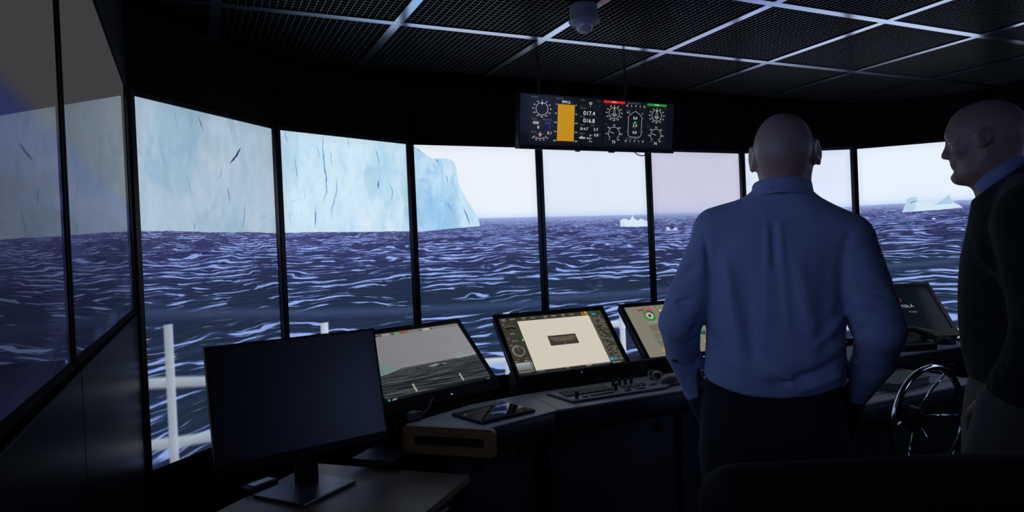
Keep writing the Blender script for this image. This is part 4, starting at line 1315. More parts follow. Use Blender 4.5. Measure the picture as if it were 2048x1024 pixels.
ph = thing('desk_telephone', 'black desk telephone with curved handset on the grey desk between the men', 'telephone', (3.46, 2.40, DZ), -0.35)
MB().prism([(-0.10, -0.10), (0.10, -0.10), (0.10, 0.09), (-0.10, 0.09)], 0.0, 0.045, bevel=0.012).build('base', M_PLASTIC, ph, True, mx=Matrix.Rotation(0.10, 4, 'X'))
hs = [(-0.105 + 0.21 * k / 12, -0.02, 0.072 + 0.032 * math.sin(PI * k / 12)) for k in range(13)]
MB().tube(hs, [0.026 - 0.012 * math.sin(PI * k / 12) for k in range(13)], 14).box((-0.10, -0.02, 0.062), (0.05, 0.055, 0.035), bevel=0.014).box((0.10, -0.02, 0.062), (0.05, 0.055, 0.035), bevel=0.014).build('handset', M_BEZEL, ph, True)
MB().tube([(-0.10 + 0.004 * math.cos(k * 1.2), -0.06 - 0.006 * k / 3 + 0.008 * math.sin(k * 1.2), 0.03 - 0.0007 * k) for k in range(34)], 0.002, 6).build('cord', M_PLASTIC, ph, True)

ms = thing('computer_mouse', 'black domed computer mouse on the desk under the blank monitor', 'mouse', (3.735, 2.375, DZ), 0.2)
MB().lathe([(0, 1.0), (0.35, 0.95), (0.68, 0.76), (0.9, 0.42), (1.0, 0.06), (0.97, 0), (0, 0)], 28).build('shell', M_PLASTIC, ms, True, mx=Matrix.Diagonal((0.060, 0.055, 0.042, 1)))
MB().box((0, 0.0, 0.0415), (0.010, 0.03, 0.006), bevel=0.002).build('wheel', M_BLACK, ms)

bk = thing('book', 'thick green-covered book lying on the steering console behind the wheel', 'book', (2.825, 2.035, 0.8205), 0.10)
M_GREEN = mat('green_cover', (0.030, 0.085, 0.065), 0.55, noise=0.15, nscale=60)
MB().box((0, 0, 0.032), (0.27, 0.185, 0.003), bevel=0.001).box((0, 0, 0.002), (0.27, 0.185, 0.003), bevel=0.001).box((-0.1335, 0, 0.017), (0.003, 0.185, 0.033), bevel=0.001).build('cover', M_GREEN, bk)
MB().box((0.002, 0, 0.017), (0.258, 0.177, 0.027)).build('pages', mat('grey_pages', (0.20, 0.20, 0.20), 0.8, noise=0.15, nscale=300), bk)
tag(MB().box((2.985, 2.195, 0.8225), (0.15, 0.085, 0.003), Matrix.Rotation(-0.25, 4, 'Z'), bevel=0.0006).build('notepad', mat('paper', (0.42, 0.43, 0.46), 0.8, noise=0.05)), 'small pale notepad lying behind the green book on the steering console', 'notepad')
tl = thing('throttle_lever', 'black throttle lever with a thin bright handle, behind the green book', 'lever', (2.62, 2.17, 0.8205))
MB().box((0, 0, 0.035), (0.13, 0.10, 0.07), bevel=0.02, seg=3).build('base', M_PLASTIC, tl, True)
MB().tube([(-0.02, 0, 0.07), (-0.03, -0.01, 0.105), (-0.02, -0.012, 0.125)], 0.014, 12).build('lever', M_PLASTIC, tl, True)
MB().lathe([(0, 0.022), (0.014, 0.016), (0.018, 0), (0.012, -0.016), (0, -0.02)], 16).build('knob', M_CHROME, tl, True, mx=Matrix.Translation((-0.02, -0.012, 0.14)))
MB().tube([(0.06, 0, 0.06), (0.07, 0, 0.085), (0.10, 0, 0.088), (0.15, 0, 0.08), (0.17, 0, 0.06), (0.172, 0, 0.0)], 0.004, 8).build('grab_rail', M_CHROME, tl, True)

# ---------------------------------------------------------------- foreground table and monitor
ta = thing('side_table', 'small beech-topped table in the corner under the dark monitor', 'table', (0.386, 2.178, 0), PI / 4)
MB().box((0, 0, 0.7225), (0.645, 0.64, 0.025), bevel=0.003).build('tabletop', M_TABLE, ta)
MB().box((0.322, 0, 0.7225), (0.003, 0.638, 0.023)).build('edge_band', M_WOOD, ta)
for sx in (-1, 1):
    for sy in (-1, 1):
        MB().cyl((0.295 * sx, 0.295 * sy, 0.0), (0.295 * sx, 0.295 * sy, 0.71), 0.016).build('leg', M_PLASTIC, ta, True)

fm = thing('desktop_monitor', 'large switched-off monitor on the small table, faint blue sheen on its screen', 'monitor', (0.335, 2.40, 0.735))
FP = Matrix.Translation((-0.335, -2.40, -0.735)) @ Matrix.Translation((0.049, 2.240, 0.860)) @ Matrix.Rotation(0.200, 4, 'Z') @ Matrix.Rotation(-0.200, 4, 'X')
M_MATTE = mat('matte_black_screen', (0.012, 0.013, 0.018), 0.33, spec=0.9, noise=0.03)
MB().box((0.285, -0.0005, 0.202), (0.558, 0.003, 0.355)).build('screen', M_MATTE, fm, mx=FP)
MB().frame(0.0055, 0.5645, 0.025, 0.3815, 0.0055, -0.003, 0.02, 0.025).build('bezel', M_PLASTIC, fm, mx=FP)
MB().box((0.285, 0.019, 0.1935), (0.566, 0.030, 0.383), bevel=0.008).box((0.285, 0.042, 0.19), (0.28, 0.03, 0.22), bevel=0.01).build('housing', M_PLASTIC, fm, mx=FP)
MB().box((0, 0, 0.130), (0.075, 0.035, 0.25), bevel=0.006).build('neck', M_PLASTIC, fm, mx=Matrix.Translation((-0.004, -0.012, 0.0)) @ Matrix.Rotation(0.172, 4, 'Z'))
MB().box((0, 0, 0.007), (0.238, 0.226, 0.010), bevel=0.003).build('base', mat('satin_grey_base', (0.13, 0.14, 0.16), 0.30, metal=0.7, noise=0.06), fm, mx=Matrix.Translation((-0.017, -0.070, 0.0)) @ Matrix.Rotation(0.63, 4, 'Z'))
rm = thing('card_reader', 'small black device with a silver top, behind the monitor foot', 'device', (0.185, 2.437, 0.735), 0.55)
MB().box((0, 0, 0.010), (0.115, 0.050, 0.020), bevel=0.004).build('case', M_PLASTIC, rm)
MB().box((0.006, 0, 0.0215), (0.085, 0.036, 0.004), bevel=0.0015).build('silver_top', mat('silver', (0.42, 0.43, 0.45), 0.35, metal=0.7, noise=0.05), rm)

so = thing('stool', 'round dark blue stool tucked under the small table, its rim showing', 'stool', (0.640, 2.270, 0))
M_VINYL = mat('dark_blue_vinyl', (0.020, 0.024, 0.060), 0.35, noise=0.1, bump=0.1)
MB().lathe([(0, 0.665), (0.13, 0.665), (0.155, 0.657), (0.165, 0.640), (0.160, 0.622), (0.14, 0.612), (0, 0.612)], 40).build('seat', M_VINYL, so, 'all')
MB().cyl((0, 0, 0.03), (0, 0, 0.612), 0.022).build('column', M_PLASTIC, so, True)
MB().lathe([(0, 0.045), (0.05, 0.04), (0.15, 0.012), (0.155, 0), (0, 0)], 32).build('foot', M_PLASTIC, so, True)

# ---------------------------------------------------------------- ceiling sensor
md = thing('motion_detector', 'grey ceiling motion sensor with a milky dome under the dark grid', 'sensor', (1.272, 2.015, CEIL))
M_SENS = mat('sensor_grey', (0.30, 0.32, 0.36), 0.5, noise=0.05)
MB().lathe([(0, 0.0), (0.046, 0.0), (0.048, -0.003), (0.050, -0.044), (0.054, -0.050), (0.054, -0.056), (0.046, -0.0645), (0, -0.066)], 40).build('body', M_SENS, md, True)
MB().lathe([(0.033, -0.062), (0.0325, -0.070), (0.029, -0.081), (0.021, -0.090), (0.011, -0.0945), (0, -0.0955)], 32).build('dome', mat('milky_dome', (0.50, 0.48, 0.54), 0.16, coat=0.6, noise=0.04), md, 'all')
MB().box((0, 0, 0.001), (0.03, 0.03, 0.006)).build('mount', M_BLACK, md)

# ---------------------------------------------------------------- helm chair in the dark foreground
hc = thing('helm_chair', 'black upholstered helm chair in deep shadow, its wide back towards us', 'chair', (1.03, 0.80, 0), -0.44)
M_LEATHER = mat('black_leather', (0.004, 0.004, 0.005), 0.8, spec=0.15, noise=0.2, bump=0.2, bscale=300)
MB().box((0, 0, 0.86), (0.62, 0.12, 0.58), bevel=0.055, seg=5).build('backrest', M_LEATHER, hc, True, mx=Matrix.Translation((0, -0.04, 0)) @ Matrix.Rotation(0.06, 4, 'X'))
MB().box((0, 0.24, 0.55), (0.54, 0.48, 0.13), bevel=0.045, seg=4).build('seat', M_LEATHER, hc, True)
for sx in (-1, 1):
    a_ = MB().box((sx * 0.31, 0.20, 0.76), (0.07, 0.38, 0.05), bevel=0.02, seg=3).build('armrest', M_LEATHER, hc, True)
    MB().box((sx * 0.31, 0.12, 0.65), (0.035, 0.06, 0.19), bevel=0.008).build('arm_support', M_PLASTIC, a_)
MB().cyl((0, 0.22, 0.03), (0, 0.22, 0.49), 0.055, 0.045, 24).build('pedestal', M_PLASTIC, hc, True)
MB().lathe([(0, 0.05), (0.08, 0.045), (0.26, 0.02), (0.27, 0.0), (0, 0.0)], 36).build('foot_plate', M_PLASTIC, hc, True, mx=Matrix.Translation((0, 0.22, 0)))

# ---------------------------------------------------------------- people: distance fields turned into one smooth surface each
class Field:
    def __init__(self, lo, hi, h):
        self.lo = np.array(lo, np.float32)
        self.h = h
        self.n = np.ceil((np.array(hi) - self.lo) / h).astype(int) + 1
        self.f = np.full(self.n, 0.2, np.float32)

    def sub(self, lo, hi):
        a = np.clip(np.floor((np.array(lo) - self.lo) / self.h).astype(int), 0, self.n - 1)
        b = np.clip(np.ceil((np.array(hi) - self.lo) / self.h).astype(int) + 1, 1, self.n)
        g = [self.lo[i] + self.h * np.arange(a[i], b[i], dtype=np.float32) for i in range(3)]
        return tuple(slice(a[i], b[i]) for i in range(3)), np.meshgrid(*g, indexing='ij')

    def _put(self, sl, d, k, minus=False):
        o = self.f[sl]
        if minus:
            d = -d
            h = np.maximum(k - np.abs(o - d), 0) / max(k, 1e-6)
            self.f[sl] = np.maximum(o, d) + h * h * k * 0.25
        else:
            h = np.maximum(k - np.abs(o - d), 0) / max(k, 1e-6)
            self.f[sl] = np.minimum(o, d) - h * h * k * 0.25

    def cap(self, p, q, r1, r2=None, k=0.03, minus=False, flat=(1, 1, 1)):
        """A tapering limb from p to q; flat squeezes it along an axis."""
        r2 = r1 if r2 is None else r2
        p, q, fl_ = np.array(p, float), np.array(q, float), np.array(flat, float)
        R = max(r1, r2) * fl_.max() + 0.05
        sl, (X, Y, Z) = self.sub(np.minimum(p, q) - R, np.maximum(p, q) + R)
        if X.size == 0:
            return
        P0, Q0 = p / fl_, q / fl_
        X, Y, Z = X / fl_[0], Y / fl_[1], Z / fl_[2]
        d = Q0 - P0
        t = np.clip(((X - P0[0]) * d[0] + (Y - P0[1]) * d[1] + (Z - P0[2]) * d[2]) / max(d @ d, 1e-9), 0, 1)
        ds = np.sqrt((X - P0[0] - t * d[0]) ** 2 + (Y - P0[1] - t * d[1]) ** 2 + (Z - P0[2] - t * d[2]) ** 2) - (r1 + (r2 - r1) * t)
        self._put(sl, ds * fl_.min(), k, minus)

    def ell(self, c, r, k=0.03, R=None, minus=False):
        c, r = np.array(c, float), np.array(r, float)
        m = r.max() + 0.05
        sl, (X, Y, Z) = self.sub(c - m, c + m)
        if X.size == 0:
            return
        D = np.stack([X - c[0], Y - c[1], Z - c[2]], -1)
        if R is not None:
            D = D @ np.array(R, np.float32)
        a = np.sqrt(((D / r) ** 2).sum(-1)) + 1e-6
        b = np.sqrt(((D / r ** 2) ** 2).sum(-1)) + 1e-6
        self._put(sl, a * (a - 1) / b, k, minus)

    def stack(self, secs, k=0.03):
        """A torso: elliptic sections (z, cx, cy, rx, ry), interpolated smoothly between their heights."""
        S = np.array(secs, float)
        S = S[np.argsort(S[:, 0])]
        z0, z1 = S[0, 0], S[-1, 0]
        xm = (S[:, 1] - S[:, 3]).min() - 0.05, (S[:, 2] - S[:, 4]).min() - 0.05
        xM = (S[:, 1] + S[:, 3]).max() + 0.05, (S[:, 2] + S[:, 4]).max() + 0.05
        sl, (X, Y, Z) = self.sub((xm[0], xm[1], z0 - 0.05), (xM[0], xM[1], z1 + 0.05))
        zz = Z[0, 0, :]
        # smooth (Catmull-Rom like) interpolation through the sections
        fine = np.linspace(z0, z1, 200)
        ker = np.hanning(21)
        ker /= ker.sum()

        def prm(i):
            v = np.interp(fine, S[:, 0], S[:, i])
            v = np.convolve(np.pad(v, 10, mode='edge'), ker, mode='valid')
            return np.interp(zz, fine, v)
        cx, cy, rx, ry = (prm(i) for i in (1, 2, 3, 4))
        ex = 2.4
        a = (np.abs((X - cx) / rx) ** ex + np.abs((Y - cy) / ry) ** ex) ** (1 / ex) + 1e-6
        d = (a - 1) * np.minimum(rx, ry)
        d = np.maximum(d, np.maximum(z0 - Z, Z - z1))
        self._put(sl, d.astype(np.float32), k)

    def grid(self):
        return np.meshgrid(*[self.lo[i] + self.h * np.arange(self.n[i], dtype=np.float32) for i in range(3)], indexing='ij')

    def mesh(self, name, relax=2):
        f = self.f
        # surface nets: one vertex in each cell the surface passes through
        s = f < 0
        c = s[:-1, :-1, :-1].astype(np.int8)
        cnt = np.zeros(c.shape, np.int8)
        for dx in (0, 1):
            for dy in (0, 1):
                for dz in (0, 1):
                    cnt += s[dx:dx + c.shape[0], dy:dy + c.shape[1], dz:dz + c.shape[2]]
        act = (cnt > 0) & (cnt < 8)
        I = np.argwhere(act)
        idx = np.full(c.shape, -1, np.int64)
        idx[act] = np.arange(len(I))
        corners = [(dx, dy, dz) for dx in (0, 1) for dy in (0, 1) for dz in (0, 1)]
        vals = {cr: f[I[:, 0] + cr[0], I[:, 1] + cr[1], I[:, 2] + cr[2]] for cr in corners}
        acc = np.zeros((len(I), 3))
        num = np.zeros(len(I))
        for a in corners:
            for ax_ in range(3):
                if a[ax_] == 0:
                    b = list(a)
                    b[ax_] = 1
                    va, vb = vals[a], vals[tuple(b)]
                    m = (va < 0) != (vb < 0)
                    t = np.where(m, va / np.where(m, va - vb, 1), 0)
                    p = np.tile(np.array(a, float), (len(I), 1))
                    p[:, ax_] += t
                    acc[m] += p[m]
                    num[m] += 1
        V = (I + acc / num[:, None]) * self.h + self.lo
        F = []
        for ax_ in range(3):
            o = [(1, 2), (2, 0), (0, 1)][ax_]
            A = s
            B = np.roll(s, -1, ax_)
            ed = A != B
            sl = [slice(1, -1)] * 3
            sl[ax_] = slice(0, -1)
            E = np.argwhere(ed[tuple(sl)])
            off = np.array([0 if i == ax_ else 1 for i in range(3)])
            E = E + off
            flip = s[E[:, 0], E[:, 1], E[:, 2]]
            e1, e2 = np.zeros(3, int), np.zeros(3, int)
            e1[o[0]] = 1
            e2[o[1]] = 1
            q = [E - e1 - e2, E - e2, E, E - e1]
            Q = np.stack([idx[v[:, 0], v[:, 1], v[:, 2]] for v in q], 1)
            Q = np.where(flip[:, None], Q, Q[:, ::-1])
            F.append(Q)
        F = np.concatenate(F)
        F = F[(F >= 0).all(1)]
        # a little relaxation against grid stepping
        for _ in range(relax):
            S_ = np.zeros_like(V)
            N_ = np.zeros(len(V))
            for i in range(4):
                j = (i + 1) % 4
                np.add.at(S_, F[:, i], V[F[:, j]])
                np.add.at(S_, F[:, j], V[F[:, i]])
                np.add.at(N_, F[:, i], 1)
                np.add.at(N_, F[:, j], 1)
            V = V * 0.45 + S_ / np.maximum(N_, 1)[:, None] * 0.55
        me = bpy.data.meshes.new(name)
        me.vertices.add(len(V))
        me.vertices.foreach_set('co', V.astype(np.float32).ravel())
        me.loops.add(F.size)
        me.loops.foreach_set('vertex_index', F.astype(np.int32).ravel())
        me.polygons.add(len(F))
        me.polygons.foreach_set('loop_start', np.arange(0, F.size, 4, dtype=np.int32))
        me.update(calc_edges=True)
        me.validate()
        return me


def frame_of(forward, tilt=0.0, roll=0.0):
    """Columns: forward, left, up of a head; tilt>0 looks down, roll>0 leans to its right."""
    f = Vector(forward).normalized()
    l = Vector((0, 0, 1)).cross(f).normalized()
    u = f.cross(l)
    R = Matrix((f, l, u)).transposed()
    R = R @ Matrix.Rotation(tilt, 3, 'Y') @ Matrix.Rotation(roll, 3, 'X')
    return np.array(R)


def head(F, c, R, s=1.0, face=True, ear=1.0, ear_x=-0.010):
    """Bald head with face and ears, centred between the ears; R columns are forward, left, up."""
    c = np.array(c, float)
    T = lambda a, b, u: tuple(c + s * (R @ np.array([a, b, u])))
    E = lambda p, r, k, minus=False, RR=None: F.ell(T(*p), np.array(r) * s, k, R if RR is None else RR, minus)
    E((-0.012, 0, 0.034), (0.094, 0.0765, 0.086), 0.02)
    E((-0.040, 0, 0.010), (0.064, 0.068, 0.072), 0.03)
    E((0.036, 0, 0.036), (0.054, 0.060, 0.062), 0.03)
    E((0.030, 0, -0.032), (0.054, 0.056, 0.078), 0.03)
    for sg in (-1, 1):
        F.cap(T(-0.004, sg * 0.052, -0.040), T(0.030, sg * 0.044, -0.086), 0.020 * s, 0.018 * s, 0.02)
        F.cap(T(0.030, sg * 0.044, -0.086), T(0.066, sg * 0.014, -0.102), 0.018 * s, 0.019 * s, 0.02)
    E((0.030, 0, -0.088), (0.045, 0.038, 0.024), 0.03)
    E((0.076, 0, -0.098), (0.018, 0.021, 0.018), 0.018)
    if face:
        F.cap(T(0.083, -0.030, 0.030), T(0.083, 0.030, 0.030), 0.0125 * s, k=0.018)
        for sg in (-1, 1):
            E((0.054, sg * 0.044, -0.016), (0.026, 0.018, 0.020), 0.02)
            E((0.094, sg * 0.032, 0.006), (0.014, 0.016, 0.011), 0.012, True)
            E((0.0765, sg * 0.031, 0.012), (0.0125, 0.0140, 0.0080), 0.004)
            E((0.0760, sg * 0.031, -0.001), (0.0120, 0.0135, 0.0065), 0.004)
            F.cap(T(0.084, sg * 0.042, 0.0125), T(0.089, sg * 0.022, 0.0125), 0.0035 * s, k=0.004)
        F.cap(T(0.084, 0, 0.020), T(0.101, 0, -0.022), 0.0085 * s, 0.0115 * s, 0.010)
        E((0.1035, 0, -0.029), (0.0125, 0.0125, 0.0105), 0.006)
        for sg in (-1, 1):
            E((0.092, sg * 0.0135, -0.032), (0.012, 0.0075, 0.0085), 0.006)
        E((0.080, 0, -0.052), (0.0135, 0.026, 0.016), 0.012)
        F.cap(T(0.0865, -0.017, -0.0585), T(0.0865, 0.017, -0.0585), 0.0056 * s, k=0.006)
        F.cap(T(0.0850, -0.015, -0.0695), T(0.0850, 0.015, -0.0695), 0.0062 * s, k=0.006)
        F.cap(T(0.0950, -0.018, -0.0640), T(0.0950, 0.018, -0.0640), 0.0024 * s, k=0.004, minus=True)
        E((0.094, 0, -0.082), (0.012, 0.020, 0.006), 0.008, True)
    for sg in (-1, 1):
        fl = np.array(Matrix.Rotation(sg * 0.50, 3, 'Z') @ Matrix.Rotation(-0.16, 3, 'Y'))
        RE = R @ fl
        cc_ = np.array(T(ear_x, sg * 0.0855, 0.000))
        F.ell(cc_, np.array((0.028, 0.0065, 0.034)) * s * ear, 0.006, RE)
        Q = lambda a, b, u: tuple(cc_ + s * ear * (RE @ np.array([a, sg * b, u])))
        rim = [(0.012, 0.004, 0.022), (0.0, 0.006, 0.032), (-0.014, 0.007, 0.030), (-0.024, 0.008, 0.018), (-0.025, 0.007, 0.002), (-0.018, 0.005, -0.014), (-0.008, 0.003, -0.024)]
        for a, b in zip(rim, rim[1:]):
            F.cap(Q(*a), Q(*b), 0.0048 * s * ear, k=0.005)
        F.ell(Q(0.0, 0.002, -0.030), np.array((0.009, 0.006, 0.010)) * s * ear, 0.006, RE)
        F.ell(Q(0.0, 0.008, 0.004), np.array((0.009, 0.006, 0.014)) * s * ear, 0.004, RE, True)
        F.ell(Q(-0.012, 0.009, 0.012), np.array((0.0045, 0.004, 0.013)) * s * ear, 0.003, RE, True)
        F.cap(T(ear_x + 0.010, sg * 0.074, -0.020 * ear), T(ear_x + 0.010, sg * 0.076, 0.016 * ear), 0.010 * s * ear, k=0.012)


def eyes(parent, c, R, s):
    for sg in (-1, 1):
        mx = Matrix.Translation(Vector(c) + s * (Matrix(R.tolist()) @ Vector((0.0782, sg * 0.031, 0.006)))) @ Matrix(R.tolist()).to_4x4() @ Matrix.Diagonal((s, s, s, 1))
        prof = [(0.0122 * math.sin(PI * k / 12), 0.0122 * math.cos(PI * k / 12)) for k in range(13)]
        prof[0], prof[-1] = (0, 0.0122), (0, -0.0122)
        e = MB().lathe(prof, 20, Matrix.Rotation(PI / 2, 4, 'Y')).build('eye', mat('eye_white', (0.55, 0.53, 0.50), 0.15), parent, 'all', mx=mx)
        MB().lathe([(0, 0.01235), (0.0030, 0.0120), (0.0052, 0.0111), (0.0050, 0.0108), (0, 0.0112)], 20, Matrix.Rotation(PI / 2, 4, 'Y')).build('iris', mat('grey_blue_iris', (0.05, 0.07, 0.09), 0.12), e, 'all', mx=mx)


def hand(F, w, R, s=1.0, curl=0.35, side=1):
    """A hand from wrist w; R columns: along the fingers, towards the thumb side, out of the back of the hand."""
    w = np.array(w, float)
    T = lambda a, b, u: tuple(w + s * (R @ np.array([a, b, u])))
    F.cap(T(-0.01, 0, 0), T(0.03, 0, 0), 0.026 * s, 0.030 * s, 0.02, flat=(1, 1, 1))
    F.ell(T(0.050, 0.0, 0), np.array((0.050, 0.041, 0.017)) * s, 0.012, R)
    L = (0.066, 0.076, 0.071, 0.056)
    for i, b in enumerate((0.030, 0.010, -0.010, -0.029)):
        p = np.array([0.086 - 0.006 * abs(i - 1), b, 0.0])
        a = 0.0
        ln = L[i]
        for j, fr in enumerate((0.46, 0.30, 0.24)):
            a -= curl * (0.8 + 0.35 * j)
            q = p + ln * fr * np.array([math.cos(a), 0.04 * (1.5 - i), math.sin(a)])
            F.cap(T(*p), T(*q), (0.0092 - 0.0010 * j) * s, (0.0086 - 0.0010 * j) * s, 0.004)
            p = q
    p = np.array([0.018, 0.032, -0.004])
    for v, r in (((0.034, 0.026, -0.008), 0.0125), ((0.030, 0.010, -0.010), 0.0105), ((0.024, 0.002, -0.010), 0.009)):
        q = p + np.array(v)
        F.cap(T(*p), T(*q), r * s, (r - 0.0012) * s, 0.008)
        p = q


def folds(F, lst, sl=None):
    """Press creases and ridges into a garment: (p, q, width, height); positive raises the cloth."""
    for p, q, w, a in lst:
        p, q = np.array(p, float), np.array(q, float)
        m = 3.2 * w + abs(a) + 0.01
        s_, (X, Y, Z) = F.sub(np.minimum(p, q) - m, np.maximum(p, q) + m)
        if X.size == 0:
            continue
        d = q - p
        t = np.clip(((X - p[0]) * d[0] + (Y - p[1]) * d[1] + (Z - p[2]) * d[2]) / max(d @ d, 1e-9), 0, 1)
        r2 = (X - p[0] - t * d[0]) ** 2 + (Y - p[1] - t * d[1]) ** 2 + (Z - p[2] - t * d[2]) ** 2
        F.f[s_] -= 1.45 * a * np.exp(-r2 / (w * w)) * np.sin(PI * np.clip(t, 0.04, 0.96)) ** 0.5


def cloth_mat(name, color, scale=900.0, rough=0.85, sheen=0.25, wr=0.25):
    m = bpy.data.materials.new(name)
    m.use_nodes = True
    nt = m.node_tree
    b = nt.nodes['Principled BSDF']
    b.inputs['Roughness'].default_value = rough
    b.inputs['Sheen Weight'].default_value = sheen
    b.inputs['Specular IOR Level'].default_value = 0.2
    tc = nt.nodes.new('ShaderNodeTexCoord')
    w1 = nt.nodes.new('ShaderNodeTexNoise')
    w1.inputs['Scale'].default_value = scale
    w2 = nt.nodes.new('ShaderNodeTexNoise')
    w2.inputs['Scale'].default_value = 22
    w2.inputs['Detail'].default_value = 5
    for n in (w1, w2):
        nt.links.new(tc.outputs['Object'], n.inputs['Vector'])
    mx = nt.nodes.new('ShaderNodeMix')
    mx.data_type = 'RGBA'
    mx.inputs[6].default_value = (*[c * 0.78 for c in color], 1)
    mx.inputs[7].default_value = (*[min(1, c * 1.22) for c in color], 1)
    nt.links.new(w1.outputs['Fac'], mx.inputs[0])
    nt.links.new(mx.outputs[2], b.inputs['Base Color'])
    bp = nt.nodes.new('ShaderNodeBump')
    bp.inputs['Strength'].default_value = wr
    bp.inputs['Distance'].default_value = 0.012
    nt.links.new(w2.outputs['Fac'], bp.inputs['Height'])
    nt.links.new(bp.outputs['Normal'], b.inputs['Normal'])
    return m


def skin_mat(name, skin, scalp, z0):
    """Skin, with the cooler grey of close-shaved stubble over the scalp above height z0."""
    m = bpy.data.materials.new(name)
    m.use_nodes = True
    nt = m.node_tree
    b = nt.nodes['Principled BSDF']
    b.inputs['Roughness'].default_value = 0.48
    b.inputs['Subsurface Weight'].default_value = 0.06
    b.inputs['Subsurface Radius'].default_value = (0.01, 0.004, 0.002)
    tc = nt.nodes.new('ShaderNodeTexCoord')
    sp = nt.nodes.new('ShaderNodeSeparateXYZ')
    nt.links.new(tc.outputs['Object'], sp.inputs[0])
    mr = nt.nodes.new('ShaderNodeMapRange')
    mr.inputs[1].default_value = z0 - 0.03
    mr.inputs[2].default_value = z0 + 0.03
    nt.links.new(sp.outputs[2], mr.inputs[0])
    n = nt.nodes.new('ShaderNodeTexNoise')
    n.inputs['Scale'].default_value = 60
    nt.links.new(tc.outputs['Object'], n.inputs['Vector'])
    mx = nt.nodes.new('ShaderNodeMix')
    mx.data_type = 'RGBA'
    mx.inputs[6].default_value = (*skin, 1)
    mx.inputs[7].default_value = (*scalp, 1)
    nt.links.new(mr.outputs[0], mx.inputs[0])
    m2 = nt.nodes.new('ShaderNodeMix')
    m2.data_type = 'RGBA'
    m2.blend_type = 'MULTIPLY'
    m2.inputs[0].default_value = 0.25
    nt.links.new(mx.outputs[2], m2.inputs[6])
    nt.links.new(n.outputs['Color'], m2.inputs[7])
    nt.links.new(m2.outputs[2], b.inputs['Base Color'])
    return m


def collar_mesh(cx, cy, z0, z1, rx, ry, fwd_dir, tilt, th=0.005, gap=0.35, flare=1.16):
    """A shirt collar: a standing band that folds over and falls outward, open at the throat."""
    b = bmesh.new()
    prof = [(0.0, 0.0), (0.55, 0.99), (0.75, 1.0), (1.0, 0.92), (1.30, 0.50), (1.50, 0.22), (1.36, 0.20), (0.9, 0.60), (0.45, 0.6), (-0.2, 0.0)]
    fa = math.atan2(fwd_dir[1], fwd_dir[0])
    n = 48
    rows = []
    for i in range(n + 1):
        a = fa + gap + (2 * PI - 2 * gap) * i / n
        ca, sa = math.cos(a), math.sin(a)
        # lower at the throat than at the nape
        drop = 0.5 * (1 + math.cos(a - fa)) * tilt
        rows.append([b.verts.new((cx + (rx + flare * 0.010 * o) * ca, cy + (ry + flare * 0.010 * o) * sa, z0 + (z1 - z0) * v - drop)) for o, v in prof])
    m = len(prof)
    for i in range(n):
        for j in range(m):
            b.faces.new((rows[i][j], rows[i][(j + 1) % m], rows[i + 1][(j + 1) % m], rows[i + 1][j]))
    b.faces.new(rows[0])
    b.faces.new(rows[-1][::-1])
    bmesh.ops.recalc_face_normals(b, faces=b.faces[:])
    me = bpy.data.meshes.new('collar')
    b.to_mesh(me)
    b.free()
    return me


# --- the bald man in the blue shirt, seen from behind, both hands in his pockets
# his own frame: x to his right, y ahead of him, z up
m1 = thing('person', 'bald man seen from behind in blue oxford shirt and dark trousers, hands in pockets', 'person', (1.545, 1.425, 0), math.atan2(1.425, 1.545) - PI / 2)
M_SKIN1 = skin_mat('skin_man_in_blue', (0.50, 0.27, 0.22), (0.40, 0.30, 0.265), 1.715)
M_SHIRT = cloth_mat('blue_oxford_cloth', (0.27, 0.345, 0.55), 1100, 0.88, 0.2, 0.22)
M_TROUS = cloth_mat('dark_navy_trouser_cloth', (0.012, 0.013, 0.018), 800, 0.9, 0.1, 0.2)
M_SHOE = mat('black_shoe_leather', (0.012, 0.011, 0.011), 0.35, noise=0.15)

F = Field((-0.45, -0.22, 0.0), (0.40, 0.22, 1.90), 0.0062)
R1 = frame_of((0.05, 1.0, 0.0), 0.02, -0.03)
head(F, (0.004, 0.012, 1.733), R1, 1.0)
F.cap((-0.008, -0.012, 1.56), (0.0, -0.004, 1.69), 0.060, 0.058, 0.03)
F.stack([(0.90, -0.057, 0, 0.150, 0.100), (1.08, -0.054, 0, 0.145, 0.095), (1.22, -0.045, 0, 0.145, 0.095), (1.38, -0.035, 0.0, 0.155, 0.095), (1.50, -0.018, 0, 0.150, 0.080), (1.56, -0.010, -0.005, 0.085, 0.065)], 0.03)
armL = [(-0.190, -0.005, 1.505), (-0.300, -0.050, 1.262), (-0.268, 0.055, 1.050)]
armR = [(0.160, -0.005, 1.475), (0.224, -0.050, 1.240), (0.160, 0.062, 1.050)]
for A, mid in ((armL, (-0.304, 0.010, 1.165)), (armR, (0.214, 0.015, 1.150))):
    F.cap(A[0], A[1], 0.046, 0.038, 0.03)
    F.cap(A[1], mid, 0.036, 0.032, 0.02)
    F.cap(mid, A[2], 0.032, 0.026, 0.02)


def hand_axes(a, b):
    a = Vector(a).normalized()
    b = Vector(b)
    b = (b - a * a.dot(b)).normalized()
    return np.array((a, b, a.cross(b))).T


